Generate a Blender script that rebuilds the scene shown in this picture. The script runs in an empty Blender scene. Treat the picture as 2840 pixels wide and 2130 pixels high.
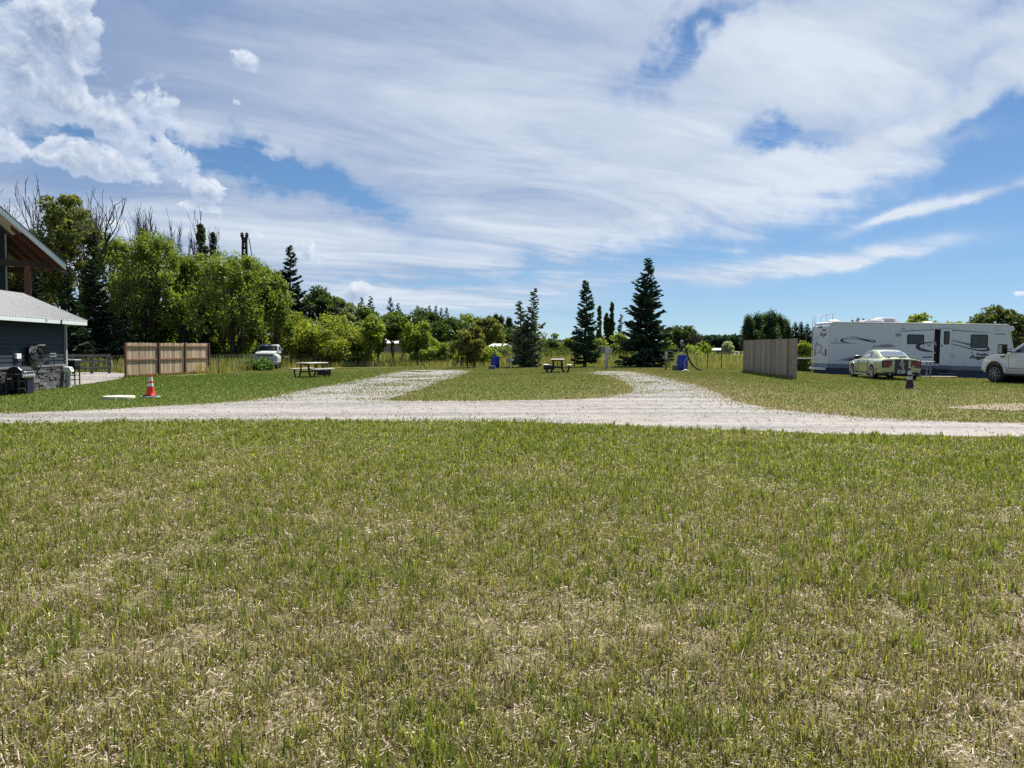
import bpy, bmesh, math, random
import numpy as np
from math import sin, cos, pi, radians as R, atan2, sqrt, exp
from mathutils import Matrix, Vector
from mathutils.geometry import delaunay_2d_cdt

S = bpy.context.scene
C = S.collection
rng = np.random.default_rng(7)

# ------------------------------------------------------------------ camera
FPX = 2133.0            # focal length in pixels of the 2840 x 2130 photograph
EYE = 1.5
PITCH = math.atan2(1065 - 962, FPX)
ROLL = R(0.4)
_f = np.array([0, cos(PITCH), -sin(PITCH)])
_r0 = np.array([1.0, 0, 0]); _u0 = np.array([0, sin(PITCH), cos(PITCH)])
_r = cos(ROLL) * _r0 + sin(ROLL) * _u0
_u = -sin(ROLL) * _r0 + cos(ROLL) * _u0
cam = bpy.data.cameras.new('camera'); camo = bpy.data.objects.new('camera', cam); C.objects.link(camo)
cam.sensor_width = 36; cam.lens = 36 * FPX / 2840; cam.clip_start = 0.1; cam.clip_end = 6000
camo.matrix_world = Matrix(((_r[0], _u[0], -_f[0], 0), (_r[1], _u[1], -_f[1], 0), (_r[2], _u[2], -_f[2], EYE), (0, 0, 0, 1)))
S.camera = camo
S.render.engine = 'CYCLES'
S.view_settings.view_transform = 'Standard'; S.view_settings.look = 'None'
S.view_settings.exposure = 0.88; S.view_settings.gamma = 1
S.cycles.max_bounces = 6; S.cycles.diffuse_bounces = 3; S.cycles.transmission_bounces = 4; S.cycles.transparent_max_bounces = 8
S.cycles.use_denoising = False
S.cycles.sample_clamp_indirect = 6

# ------------------------------------------------------------------ sun and sky
SUN_EL, SUN_AZ = R(57), R(33)           # azimuth clockwise from straight ahead (+Y)
sd = Vector((sin(SUN_AZ) * cos(SUN_EL), cos(SUN_AZ) * cos(SUN_EL), sin(SUN_EL)))
sl = bpy.data.lights.new('sun', 'SUN'); sl.energy = 4.6; sl.angle = R(0.5); sl.color = (1, 0.95, 0.86)
so = bpy.data.objects.new('sun', sl); C.objects.link(so)
so.rotation_euler = sd.to_track_quat('Z', 'Y').to_euler(); so.location = (0, 0, 50)

def ray(px, py):
    d = _f + _r * (px - 1420) / FPX - _u * (py - 1065) / FPX
    return d
def azel(px, py):
    d = ray(px, py)
    return math.degrees(atan2(d[0], d[1])), math.degrees(atan2(d[2], math.hypot(d[0], d[1])))

W = bpy.data.worlds.new('World'); S.world = W; W.use_nodes = True
wt = W.node_tree; wt.nodes.clear()

class X:
    """a socket with arithmetic"""
    nt = wt
    def __init__(s, sock): s.s = sock
    @staticmethod
    def m(op, a, b=None, c=None, clamp=False):
        n = X.nt.nodes.new('ShaderNodeMath'); n.operation = op; n.use_clamp = clamp
        for i, q in enumerate((a, b, c)):
            if q is None: continue
            if isinstance(q, X): X.nt.links.new(q.s, n.inputs[i])
            else: n.inputs[i].default_value = q
        return X(n.outputs[0])
    def __add__(s, o): return X.m('ADD', s, o)
    __radd__ = __add__
    def __sub__(s, o): return X.m('SUBTRACT', s, o)
    def __rsub__(s, o): return X.m('SUBTRACT', o, s)
    def __mul__(s, o): return X.m('MULTIPLY', s, o)
    __rmul__ = __mul__
    def __truediv__(s, o): return X.m('DIVIDE', s, o)
    def max(s, o): return X.m('MAXIMUM', s, o)
    def min(s, o): return X.m('MINIMUM', s, o)
    def exp(s): return X.m('EXPONENT', s)
    def sat(s): return X.m('ADD', s, 0.0, clamp=True)
    def ss(s, a, b):
        n = X.nt.nodes.new('ShaderNodeMapRange'); n.interpolation_type = 'SMOOTHSTEP'; n.clamp = True
        X.nt.links.new(s.s, n.inputs[0])
        n.inputs[1].default_value = a; n.inputs[2].default_value = b
        n.inputs[3].default_value = 0; n.inputs[4].default_value = 1
        return X(n.outputs[0])
def xcomb(x, y, z=0.0):
    n = X.nt.nodes.new('ShaderNodeCombineXYZ')
    for i, q in enumerate((x, y, z)):
        if isinstance(q, X): X.nt.links.new(q.s, n.inputs[i])
        else: n.inputs[i].default_value = q
    return n.outputs[0]
def xnoise(vec, scale, detail=6, rough=0.55, lac=2.0, dist=0.0):
    n = X.nt.nodes.new('ShaderNodeTexNoise'); n.noise_dimensions = '3D'
    X.nt.links.new(vec, n.inputs['Vector'])
    n.inputs['Scale'].default_value = scale; n.inputs['Detail'].default_value = detail
    n.inputs['Roughness'].default_value = rough; n.inputs['Lacunarity'].default_value = lac; n.inputs['Distortion'].default_value = dist
    return X(n.outputs['Fac'])
def xmix(f, a, b):
    n = X.nt.nodes.new('ShaderNodeMix'); n.data_type = 'RGBA'
    if isinstance(f, X): X.nt.links.new(f.s, n.inputs[0])
    else: n.inputs[0].default_value = f
    for i, q in ((6, a), (7, b)):
        if isinstance(q, tuple): n.inputs[i].default_value = (*q[:3], 1)
        else: X.nt.links.new(q, n.inputs[i])
    return n.outputs[2]
def xblob(az, el, px, py, wx, wy, ang=0.0, k=1.0):
    """soft elliptical patch centred on the sky direction the pixel looks at; widths in photo pixels"""
    a0, e0 = azel(px, py); c = math.degrees(1 / FPX)
    wx *= c; wy *= c; ca, sa = cos(R(ang)), sin(R(ang))
    dx = az - a0; dy = el - e0
    p = (dx * (ca / wx)) + (dy * (sa / wx)); q = (dx * (-sa / wy)) + (dy * (ca / wy))
    e = ((p * p + q * q) * -1.0).exp()
    return e * k if k != 1.0 else e

def build_sky():
    tc = wt.nodes.new('ShaderNodeTexCoord'); sp = wt.nodes.new('ShaderNodeSeparateXYZ')
    wt.links.new(tc.outputs['Generated'], sp.inputs[0])
    dx, dy, dz = (X(sp.outputs[i]) for i in range(3))
    deg = 180 / pi
    az = X.m('ARCTAN2', dx, dy) * deg
    el = X.m('ARCSINE', dz) * deg
    zz = dz.max(0.0) + 0.07
    cu = dx / zz; cv = dy / zz                       # cloud-deck coordinates
    dirv = tc.outputs['Generated']
    # slow warp of the layout
    w1 = xnoise(dirv, 5.0, 5, 0.6) - 0.5
    off = wt.nodes.new('ShaderNodeVectorMath'); off.operation = 'ADD'; wt.links.new(dirv, off.inputs[0]); off.inputs[1].default_value = (7.3, 2.1, 4.4)
    w2 = xnoise(off.outputs[0], 5.0, 5, 0.6) - 0.5
    w3 = xnoise(off.outputs[0], 16.0, 5, 0.62) - 0.5; w4 = xnoise(dirv, 17.0, 5, 0.62) - 0.5
    waz = az + w1 * 15.0 + w3 * 6.0; wel = el + w2 * 9.0 + w4 * 3.6
    # streaks run obliquely across the deck
    th = R(-30)
    su = cu * cos(th) + cv * (-sin(th)); sv = cu * sin(th) + cv * cos(th)
    fib = xnoise(xcomb(su * 0.65, sv * 1.35, 0.3), 1.0, 9, 0.60, 2.1, 1.3)
    sft = xnoise(xcomb(su * 0.5, sv * 0.9, 3.3), 1.1, 5, 0.5, 2.0, 0.4)
    fine = xnoise(xcomb(su * 1.6, sv * 4.0, 8.1), 1.6, 8, 0.65, 2.1, 0.8)
    # main veil: everything above a line rising to the right
    line = (az * az) * 0.0029 + az * 0.17 + 4.6
    veil = (wel - line + (fib - 0.5) * 5.0).ss(-1.6, 3.2)
    lowleft = (az * -1.0).ss(-14.0, 14.0) * 0.72
    dens = veil.max(lowleft * (el).ss(-1.0, 1.5))
    holes = [(790, 500, 310, 52, -12, 2.0), (2190, 372, 120, 40, 12, 1.25), (1960, 70, 170, 50, 36, 0.85), (1800, 165, 150, 40, 22, 0.55), (2080, 10, 80, 30, 20, 0.6),
             (2740, 345, 190, 24, 4, 0.7), (2640, 235, 90, 22, 15, 0.45), (2790, 10, 130, 40, 10, 0.9), (90, 365, 60, 30, 0, 1.2), (345, 352, 90, 26, -24, 1.1),
             (120, 470, 300, 70, 0, 0.55), (560, 25, 420, 40, -6, 0.35), (1130, 800, 380, 15, 3, 0.6), (80, 60, 140, 140, 0, 0.35), (2480, 330, 60, 20, 8, 0.4)]
    h = None
    for q in holes:
        b = xblob(waz, wel, *q); h = b if h is None else h + b
    dens = dens - (h * (fine * 1.9 + fib * 1.2 - 0.62)).max(0.0) * 0.85
    wisps = [(2050, 745, 330, 26, 5, 0.95), (2330, 708, 200, 24, 2, 0.85), (2480, 600, 130, 16, 14, 0.6), (2680, 566, 230, 13, 9, 0.8), (1560, 790, 150, 14, 4, 0.8),
             (1200, 830, 500, 30, 0, 0.55), (2300, 735, 300, 14, 6, 0.4), (2800, 530, 200, 20, 8, 0.35), (2180, 470, 500, 30, 13, 0.4)]
    wz = None
    for q in wisps:
        b = xblob(waz * 0.45 + az * 0.55, wel * 0.3 + el * 0.7, *q); wz = b if wz is None else wz + b
    dens = dens + wz * (fib * 1.5 + fine * 0.9 - 0.45).max(0.0)
    alpha = (dens * (fib * 0.75 + sft * 0.70 + 0.24)).ss(-0.05, 1.08) * 0.94
    tone = (sft * 1.9 + fib * 1.5 + fine * 0.4 - 1.13 + (el * -0.016) + (az * 0.009)).sat()
    cir = xmix(tone, (2.15, 2.75, 3.95), (4.75, 5.2, 5.8))
    sky = wt.nodes.new('ShaderNodeTexSky'); sky.sky_type = 'NISHITA'; sky.sun_disc = False
    sky.sun_elevation = SUN_EL; sky.sun_rotation = SUN_AZ; sky.altitude = 800
    sky.air_density = 1.0; sky.dust_density = 0.2; sky.ozone_density = 4.0
    # clear mountain air: the band of thick air at the skyline is kept thin
    wt.links.new(xcomb(dx, dy, dz.max(0.0) * 0.93 + 0.048), sky.inputs[0])
    hs = wt.nodes.new('ShaderNodeHueSaturation'); hs.inputs['Saturation'].default_value = 1.12; hs.inputs['Value'].default_value = 0.62
    wt.links.new(sky.outputs[0], hs.inputs['Color'])
    col = xmix(alpha, hs.outputs[0], cir)
    # heaped clouds on the left
    cum = [(150, 60, 95, 110, -35), (60, 170, 150, 130, 0), (190, 290, 150, 65, -18), (330, 360, 150, 62, -30), (440, 330, 85, 85, 0),
           (480, 450, 110, 60, -35), (575, 530, 62, 45, -30), (560, 575, 70, 22, 0), (10, 415, 75, 48, 0), (300, 445, 200, 60, -5), (130, 430, 50, 35, 0),
           (676, 163, 46, 26, -28, .8), (315, 640, 55, 36, 0, .85), (715, 648, 50, 26, -30, .75), (865, 690, 75, 38, -28, .8), (990, 812, 70, 34, 30, .8), (2825, 813, 40, 12, -4, .56),
           (655, 285, 22, 15, 0, .62), (610, 605, 26, 16, 0, .6), (1000, 800, 26, 26, 0, .7)]
    def field(oa, oe, det):
        a2 = az + oa; e2 = el + oe
        n1 = xnoise(xcomb(a2 * 0.17, e2 * 0.19, 1.7), 1.0, det, 0.60, 2.15, 0.3)
        n2 = xnoise(xcomb(a2 * 0.62, e2 * 0.68, 5.2), 1.0, max(det - 2, 3), 0.62, 2.15, 0.5)
        return (n1 - 0.5) * 2.6 + (n2 - 0.5) * 2.0, a2, e2
    n0, a0, e0 = field(0.0, 0.0, 9)
    n1, a1, e1 = field(0.28, 0.55, 6)
    b = None; bo = None
    for q in cum:
        t = xblob(az, el, *q); b = t if b is None else b.max(t)
        t = xblob(a1, e1, *q); bo = t if bo is None else bo.max(t)
    d0 = b * 1.15 + n0
    d1 = bo * 1.15 + n1
    ca = (d0 - (1.0 - b) * 0.30).ss(0.34, 0.66) * (b.ss(0.15, 0.45))
    lit = ((d0 - d1) * 0.85 + 0.16).sat()
    thick = d0.ss(0.35, 1.6)
    sh = xmix(thick, (3.5, 4.15, 5.3), (1.8, 2.4, 3.5))
    cc = xmix(lit, sh, (5.9, 6.2, 6.6))
    col2 = xmix(ca * 0.90, col, cc)
    bg = wt.nodes.new('ShaderNodeBackground'); wt.links.new(col2, bg.inputs[0]); bg.inputs[1].default_value = 0.086
    out = wt.nodes.new('ShaderNodeOutputWorld'); wt.links.new(bg.outputs[0], out.inputs[0])
build_sky()
W.cycles.sampling_method = 'MANUAL'; W.cycles.sample_map_resolution = 512

# ------------------------------------------------------------------ helpers
def smooth(a, b, x):
    t = np.clip((np.asarray(x, float) - a) / (b - a), 0, 1); return t * t * (3 - 2 * t)
_gx = [-60, -30, -18, -10, 0, 5, 12, 20, 30, 60]
_gv = [-.3, -.3, -.3, -.2, .03, .12, .14, .10, -.05, -.1]
def gz(x, y):
    """height of the ground"""
    x = np.asarray(x, float); y = np.asarray(y, float)
    g = 0
    for o in (-3, -1.5, 0, 1.5, 3): g = g + np.interp(x + o, _gx, _gv) / 5
    s = smooth(8, 26, y) * (1 - smooth(60, 110, y))
    dip = -0.30 * smooth(38, 47, y) * (1 - smooth(70, 110, y)) * smooth(14, 24, x)
    return g * s + dip
def gzf(x, y): return float(gz(x, y))
def gp(px, py):
    """where the line of sight through a photo pixel meets the ground"""
    d = ray(px, py); t = EYE / max(-d[2], 1e-4)
    for _ in range(40):
        p = d * t; z = gzf(p[0], p[1]); t2 = (z - EYE) / min(d[2], -1e-4)
        t = 0.5 * t + 0.5 * t2
    p = d * t
    return np.array([p[0], p[1], gzf(p[0], p[1])])
def pt(px, py, Y):
    d = ray(px, py); t = Y / d[1]
    return np.array([d[0] * t, Y, EYE + d[2] * t])
def foot(px, Y):
    p = pt(px, 962, Y); return np.array([p[0], Y, gzf(p[0], Y)])

def lin(r, g, b):
    f = lambda c: (c / 255 / 12.92) if c <= 10 else ((c / 255 + .055) / 1.055) ** 2.4
    return (f(r), f(g), f(b))

MATS = {}
def mat(name, base, rough=0.6, metal=0.0, var=0.15, scale=6.0, bump=0.0, spec=0.4, alpha=None, coat=0.0, stretch=(1, 1, 1), emit=None):
    if name in MATS: return MATS[name]
    m = bpy.data.materials.new(name); m.use_nodes = True; nt = m.node_tree
    b = nt.nodes['Principled BSDF']
    b.inputs['Roughness'].default_value = rough; b.inputs['Metallic'].default_value = metal
    b.inputs['Specular IOR Level'].default_value = spec; b.inputs['Coat Weight'].default_value = coat
    X.nt = nt
    tc = nt.nodes.new('ShaderNodeTexCoord'); mp = nt.nodes.new('ShaderNodeMapping'); nt.links.new(tc.outputs['Object'], mp.inputs[0])
    mp.inputs['Scale'].default_value = stretch
    n = xnoise(mp.outputs[0], scale, 5, 0.6); n2 = xnoise(mp.outputs[0], scale * 0.17, 3, 0.5)
    f = (n * 0.6 + n2 * 0.8 - 0.2).sat()
    c = xmix(f, tuple(max(0, q * (1 - var)) for q in base), tuple(min(1, q * (1 + var)) for q in base))
    nt.links.new(c, b.inputs['Base Color'])
    if bump:
        bn = nt.nodes.new('ShaderNodeBump'); bn.inputs['Strength'].default_value = bump; bn.inputs['Distance'].default_value = 0.02
        nt.links.new(n.s, bn.inputs['Height']); nt.links.new(bn.outputs[0], b.inputs['Normal'])
    MATS[name] = m
    return m
def mat_col(name, rough=0.8, trans=0.0, spec=0.2, tint=(1.15, 1.2, 0.6)):
    """material coloured by the mesh's own colour attribute, with light passing through when trans > 0"""
    if name in MATS: return MATS[name]
    m = bpy.data.materials.new(name); m.use_nodes = True; nt = m.node_tree
    b = nt.nodes['Principled BSDF']; o = nt.nodes['Material Output']
    a = nt.nodes.new('ShaderNodeAttribute'); a.attribute_name = 'Col'
    nt.links.new(a.outputs['Color'], b.inputs['Base Color'])
    b.inputs['Roughness'].default_value = rough; b.inputs['Specular IOR Level'].default_value = spec
    if trans:
        t = nt.nodes.new('ShaderNodeBsdfTranslucent'); mx = nt.nodes.new('ShaderNodeMixShader')
        mu = nt.nodes.new('ShaderNodeMix'); mu.data_type = 'RGBA'; mu.blend_type = 'MULTIPLY'; mu.inputs[0].default_value = 1
        nt.links.new(a.outputs['Color'], mu.inputs[6]); mu.inputs[7].default_value = (*tint, 1)
        nt.links.new(mu.outputs[2], t.inputs[0])
        mx.inputs[0].default_value = trans
        nt.links.new(b.outputs[0], mx.inputs[1]); nt.links.new(t.outputs[0], mx.inputs[2]); nt.links.new(mx.outputs[0], o.inputs[0])
    MATS[name] = m
    return m

def np_mesh(name, V, polys, col=None, mats=(), smooth_=False, midx=None):
    me = bpy.data.meshes.new(name)
    V = np.ascontiguousarray(V, dtype=np.float32).reshape(-1, 3)
    me.vertices.add(len(V)); me.vertices.foreach_set('co', V.ravel())
    loops = np.concatenate([np.asarray(p, dtype=np.int32).ravel() for p in polys])
    sizes = np.concatenate([np.full(len(p), np.asarray(p).shape[1], dtype=np.int32) for p in polys])
    st = np.zeros(len(sizes), dtype=np.int32); st[1:] = np.cumsum(sizes)[:-1]
    me.loops.add(len(loops)); me.loops.foreach_set('vertex_index', loops)
    me.polygons.add(len(sizes)); me.polygons.foreach_set('loop_start', st)
    if midx is not None: me.polygons.foreach_set('material_index', np.asarray(midx, dtype=np.int32))
    me.update(calc_edges=True)
    if smooth_: me.polygons.foreach_set('use_smooth', np.ones(len(sizes), dtype=bool))
    if col is not None:
        a = me.color_attributes.new('Col', 'FLOAT_COLOR', 'POINT')
        c4 = np.ones((len(V), 4), dtype=np.float32); c4[:, :3] = np.asarray(col, dtype=np.float32).reshape(-1, 3)
        a.data.foreach_set('color', c4.ravel())
    for m in mats: me.materials.append(m)
    return me
def link(name, me, parent=None, loc=None):
    o = bpy.data.objects.new(name, me); C.objects.link(o)
    if parent is not None: o.parent = parent
    if loc is not None: o.location = loc
    return o
def tag(o, label=None, cat=None, group=None, kind=None):
    if label: o['label'] = label
    if cat: o['category'] = cat
    if group: o['group'] = group
    if kind: o['kind'] = kind
    return o
def thing(name, label, cat, loc=(0, 0, 0), rotz=0.0, group=None, scale=1.0):
    o = bpy.data.objects.new(name, None); C.objects.link(o); o.empty_display_size = 0.2
    o.location = tuple(float(q) for q in loc); o.rotation_euler = (0, 0, rotz); o.scale = (scale,) * 3
    return tag(o, label, cat, group)

class MB:
    """collects shapes, builds one mesh"""
    def __init__(s): s.v = []; s.f = []; s.m = []; s.c = []; s.T = Matrix(); s.mi = 0; s.col = (1, 1, 1)
    def add(s, vs, fs):
        n = len(s.v)
        for v in vs: s.v.append(tuple(s.T @ Vector(v))); s.c.append(s.col)
        for f in fs: s.f.append(tuple(i + n for i in f)); s.m.append(s.mi)
        return s
    def box(s, c, d, rz=0.0, rx=0.0, ry=0.0):
        M = Matrix.Translation(c) @ Matrix.Rotation(rz, 4, 'Z') @ Matrix.Rotation(ry, 4, 'Y') @ Matrix.Rotation(rx, 4, 'X')
        a, b, e = d[0] / 2, d[1] / 2, d[2] / 2
        vs = [M @ Vector(q) for q in ((-a, -b, -e), (a, -b, -e), (a, b, -e), (-a, b, -e), (-a, -b, e), (a, -b, e), (a, b, e), (-a, b, e))]
        return s.add(vs, [(0, 3, 2, 1), (4, 5, 6, 7), (0, 1, 5, 4), (1, 2, 6, 5), (2, 3, 7, 6), (3, 0, 4, 7)])
    def box2(s, lo, hi): return s.box([(a + b) / 2 for a, b in zip(lo, hi)], [abs(b - a) for a, b in zip(lo, hi)])
    def tube(s, path, rad, n=8, cap=True, flat=1.0):
        P = [Vector(p) for p in path]; k = len(P)
        if not hasattr(rad, '__len__'): rad = [rad] * k
        vs = []; ref = None
        for i in range(k):
            t = (P[min(i + 1, k - 1)] - P[max(i - 1, 0)])
            if t.length < 1e-9: t = Vector((0, 0, 1))
            t.normalize()
            if ref is None: ref = t.orthogonal().normalized() if abs(t.z) > .95 or True else None
            a = (ref - t * ref.dot(t))
            if a.length < 1e-6: a = t.orthogonal()
            a.normalize(); ref = a; b = t.cross(a)
            for j in range(n):
                q = 2 * pi * (j + .5) / n
                vs.append(P[i] + a * (cos(q) * rad[i]) + b * (sin(q) * rad[i] * flat))
        fs = [(i * n + j, i * n + (j + 1) % n, (i + 1) * n + (j + 1) % n, (i + 1) * n + j) for i in range(k - 1) for j in range(n)]
        if cap: fs += [tuple(range(n - 1, -1, -1)), tuple((k - 1) * n + j for j in range(n))]
        return s.add(vs, fs)
    def lathe(s, prof, n=20, c=(0, 0, 0), axis='Z'):
        vs = []; k = len(prof)
        for r, z in prof:
            for j in range(n):
                q = 2 * pi * j / n
                p = (r * cos(q), r * sin(q), z)
                if axis == 'Y': p = (p[0], p[2], p[1])
                if axis == 'X': p = (p[2], p[0], p[1])
                vs.append((p[0] + c[0], p[1] + c[1], p[2] + c[2]))
        fs = [(i * n + j, i * n + (j + 1) % n, (i + 1) * n + (j + 1) % n, (i + 1) * n + j) for i in range(k - 1) for j in range(n)]
        fs += [tuple(range(n - 1, -1, -1)), tuple((k - 1) * n + j for j in range(n))]
        return s.add(vs, fs)
    def prism(s, poly, a, b, plane='XZ'):
        """closed outline swept between a and b along the missing axis"""
        def q(p, t): return (p[0], t, p[1]) if plane == 'XZ' else ((p[0], p[1], t) if plane == 'XY' else (t, p[0], p[1]))
        n = len(poly); vs = [q(p, a) for p in poly] + [q(p, b) for p in poly]
        fs = [tuple(range(n)), tuple(range(2 * n - 1, n - 1, -1))] + [(i, i + n, (i + 1) % n + n, (i + 1) % n) for i in range(n)]
        return s.add(vs, fs)
    def build(s, name, mats, parent=None, bevel=0.0, smooth_=False, col=False, seg=2, sub=0):
        me = bpy.data.meshes.new(name); me.from_pydata(s.v, [], s.f); me.update()
        if not hasattr(mats, '__len__'): mats = [mats]
        for m in mats: me.materials.append(m)
        me.polygons.foreach_set('material_index', np.asarray(s.m, dtype=np.int32))
        if col:
            a = me.color_attributes.new('Col', 'FLOAT_COLOR', 'POINT')
            a.data.foreach_set('color', np.array([(*c, 1) for c in s.c], dtype=np.float32).ravel())
        bm = bmesh.new(); bm.from_mesh(me); bmesh.ops.recalc_face_normals(bm, faces=bm.faces); bm.to_mesh(me); bm.free()
        if smooth_:
            me.polygons.foreach_set('use_smooth', np.ones(len(me.polygons), dtype=bool))
            me.set_sharp_from_angle(angle=R(38))
        o = link(name, me, parent)
        if sub:
            md = o.modifiers.new('s', 'SUBSURF'); md.levels = sub; md.render_levels = sub
        if bevel:
            md = o.modifiers.new('b', 'BEVEL'); md.width = bevel; md.segments = seg; md.limit_method = 'ANGLE'; md.angle_limit = R(40)
        return o
def text_mesh(txt, size, shear=0.0, bold=0.0, extr=0.004):
    cu = bpy.data.curves.new('lettering', 'FONT'); cu.body = txt; cu.size = size; cu.shear = shear; cu.offset = bold; cu.extrude = extr
    cu.align_x = 'LEFT'; cu.resolution_u = 3
    o = bpy.data.objects.new('lettering', cu); C.objects.link(o)
    dg = bpy.context.evaluated_depsgraph_get(); me = bpy.data.meshes.new_from_object(o.evaluated_get(dg))
    bpy.data.objects.remove(o); return me
# ------------------------------------------------------------------ numpy noise
def _hash(ix, iy, seed):
    h = (ix.astype(np.int64) * 374761393 + iy.astype(np.int64) * 668265263 + seed * 974711) & 0x7fffffff
    h = ((h ^ (h >> 13)) * 1274126177) & 0x7fffffff
    return ((h ^ (h >> 16)) & 0xffff) / 65535.0
def vnoise(x, y, seed=0):
    ix = np.floor(x); iy = np.floor(y); fx = x - ix; fy = y - iy
    fx = fx * fx * (3 - 2 * fx); fy = fy * fy * (3 - 2 * fy)
    a = _hash(ix, iy, seed); b = _hash(ix + 1, iy, seed); c = _hash(ix, iy + 1, seed); d = _hash(ix + 1, iy + 1, seed)
    return (a * (1 - fx) + b * fx) * (1 - fy) + (c * (1 - fx) + d * fx) * fy
def fbm(x, y, seed=0, o=4):
    r = 0; a = .5; t = 0
    for i in range(o):
        r = r + a * vnoise(x, y, seed + i * 17); t += a; a *= .55; x = x * 2.03; y = y * 2.03
    return r / t

def poly_px(pts, step=0.35, amp=0.12, seed=1):
    """outline given in photo pixels -> ragged outline on the ground"""
    P = [gp(*p)[:2] for p in pts]; out = []
    for a, b in zip(P, P[1:] + P[:1]):
        n = max(1, int(np.hypot(*(b - a)) / step))
        for i in range(n): out.append(a + (b - a) * i / n)
    out = np.array(out)
    # soften corners
    for _ in range(3): out = 0.5 * out + 0.25 * (np.roll(out, 1, 0) + np.roll(out, -1, 0))
    out[:, 0] += (fbm(out[:, 0] * 1.1, out[:, 1] * 1.1, seed) - .5) * amp * 3
    out[:, 1] += (fbm(out[:, 0] * 1.1, out[:, 1] * 1.1, seed + 5) - .5) * amp * 4
    return out
def inside(x, y, P):
    r = np.zeros(x.shape, bool); n = len(P); j = n - 1
    for i in range(n):
        xi, yi = P[i]; xj, yj = P[j]
        c = ((yi > y) != (yj > y)) & (x < (xj - xi) * (y - yi) / (yj - yi + 1e-12) + xi)
        r ^= c; j = i
    return r
def dist_poly(x, y, P):
    d = np.full(x.shape, 1e9)
    for a, b in zip(P, np.roll(P, -1, 0)):
        ab = b - a; L = ab @ ab + 1e-9
        t = np.clip(((x - a[0]) * ab[0] + (y - a[1]) * ab[1]) / L, 0, 1)
        d = np.minimum(d, np.hypot(x - a[0] - t * ab[0], y - a[1] - t * ab[1]))
    return d

ROAD_PX = [(-500, 1187), (0, 1179), (300, 1173), (640, 1169), (1000, 1169), (1400, 1172), (1700, 1182), (2000, 1195), (2300, 1205), (2600, 1212), (3400, 1226),
           (3400, 1186), (2840, 1176), (2500, 1164), (2300, 1151), (2150, 1136), (2050, 1115), (1990, 1092), (1935, 1070), (1885, 1056), (1840, 1047), (1790, 1038),
           (1750, 1030), (1690, 1029), (1640, 1031), (1625, 1036), (1690, 1043), (1725, 1056), (1752, 1070), (1758, 1083), (1720, 1096), (1640, 1106), (1500, 1111), (1200, 1113),
           (1050, 1113), (1090, 1103), (1165, 1080), (1230, 1056), (1300, 1034), (1310, 1027), (1230, 1026), (1140, 1026), (1095, 1030), (1040, 1044), (960, 1061), (860, 1079),
           (760, 1099), (690, 1113), (500, 1124), (300, 1136), (0, 1148), (-500, 1162)]
YARD_PX = [(150, 1080), (190, 1072), (230, 1067), (290, 1058), (345, 1049), (350, 1036), (280, 1032), (180, 1034), (90, 1040)]
PATCH_PX = [(2590, 1130), (2700, 1122), (2840, 1118), (3100, 1122), (3100, 1136), (2840, 1140), (2700, 1139), (2620, 1136)]
ROAD = poly_px(ROAD_PX, amp=0.16); YARD = poly_px(YARD_PX, amp=.1, seed=3); PATCH = poly_px(PATCH_PX, amp=.25, seed=4)

# grassed-over strips inside the gravel drives (photo pixel ellipses on the ground)
def strip(x, y):
    w = np.zeros(x.shape)
    for px, py, wx, wy, k in ((1080, 1068, 75, 5, 1.), (1160, 1056, 50, 3, .8), (1120, 1090, 110, 9, .7), (1020, 1082, 60, 6, .6), (1170, 1044, 25, 2.5, .6), (1560, 1060, 10, 3, .4), (1790, 1064, 60, 2.6, .6), (1800, 1088, 55, 5, .75),
                              (1990, 1098, 60, 4, .6), (1880, 1046, 70, 3, .5), (1180, 1098, 90, 7, .8)):
        c = gp(px, py); e = gp(px + wx, py); q = gp(px, py - wy)
        w = np.maximum(w, k * np.exp(-((x - c[0]) / abs(e[0] - c[0])) ** 2 - ((y - c[1]) / abs(q[1] - c[1])) ** 2))
    return w

# ------------------------------------------------------------------ ground sheet
def near_road(x, y):
    return y < np.interp(x, np.array(ROAD_FRONT)[:, 0], np.array(ROAD_FRONT)[:, 1])
ROAD_FRONT = sorted([tuple(gp(*p)[:2]) for p in ROAD_PX[:11]])
FENCE_PX = [(-60, 1046), (480, 1044), (605, 1038), (757, 1022), (909, 1019), (1009, 1018), (1123, 1018), (1285, 1017), (1441, 1018), (1590, 1017), (1770, 1016), (1963, 1021), (2001, 1021), (2060, 1022), (2225, 1030), (2500, 1034), (2900, 1040)]
FENCE = [gp(*p) for p in FENCE_PX]
_fx = np.array([p[0] for p in FENCE]); _fy = np.array([p[1] for p in FENCE])
def fence_y(x): return np.interp(x, _fx, _fy)

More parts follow.
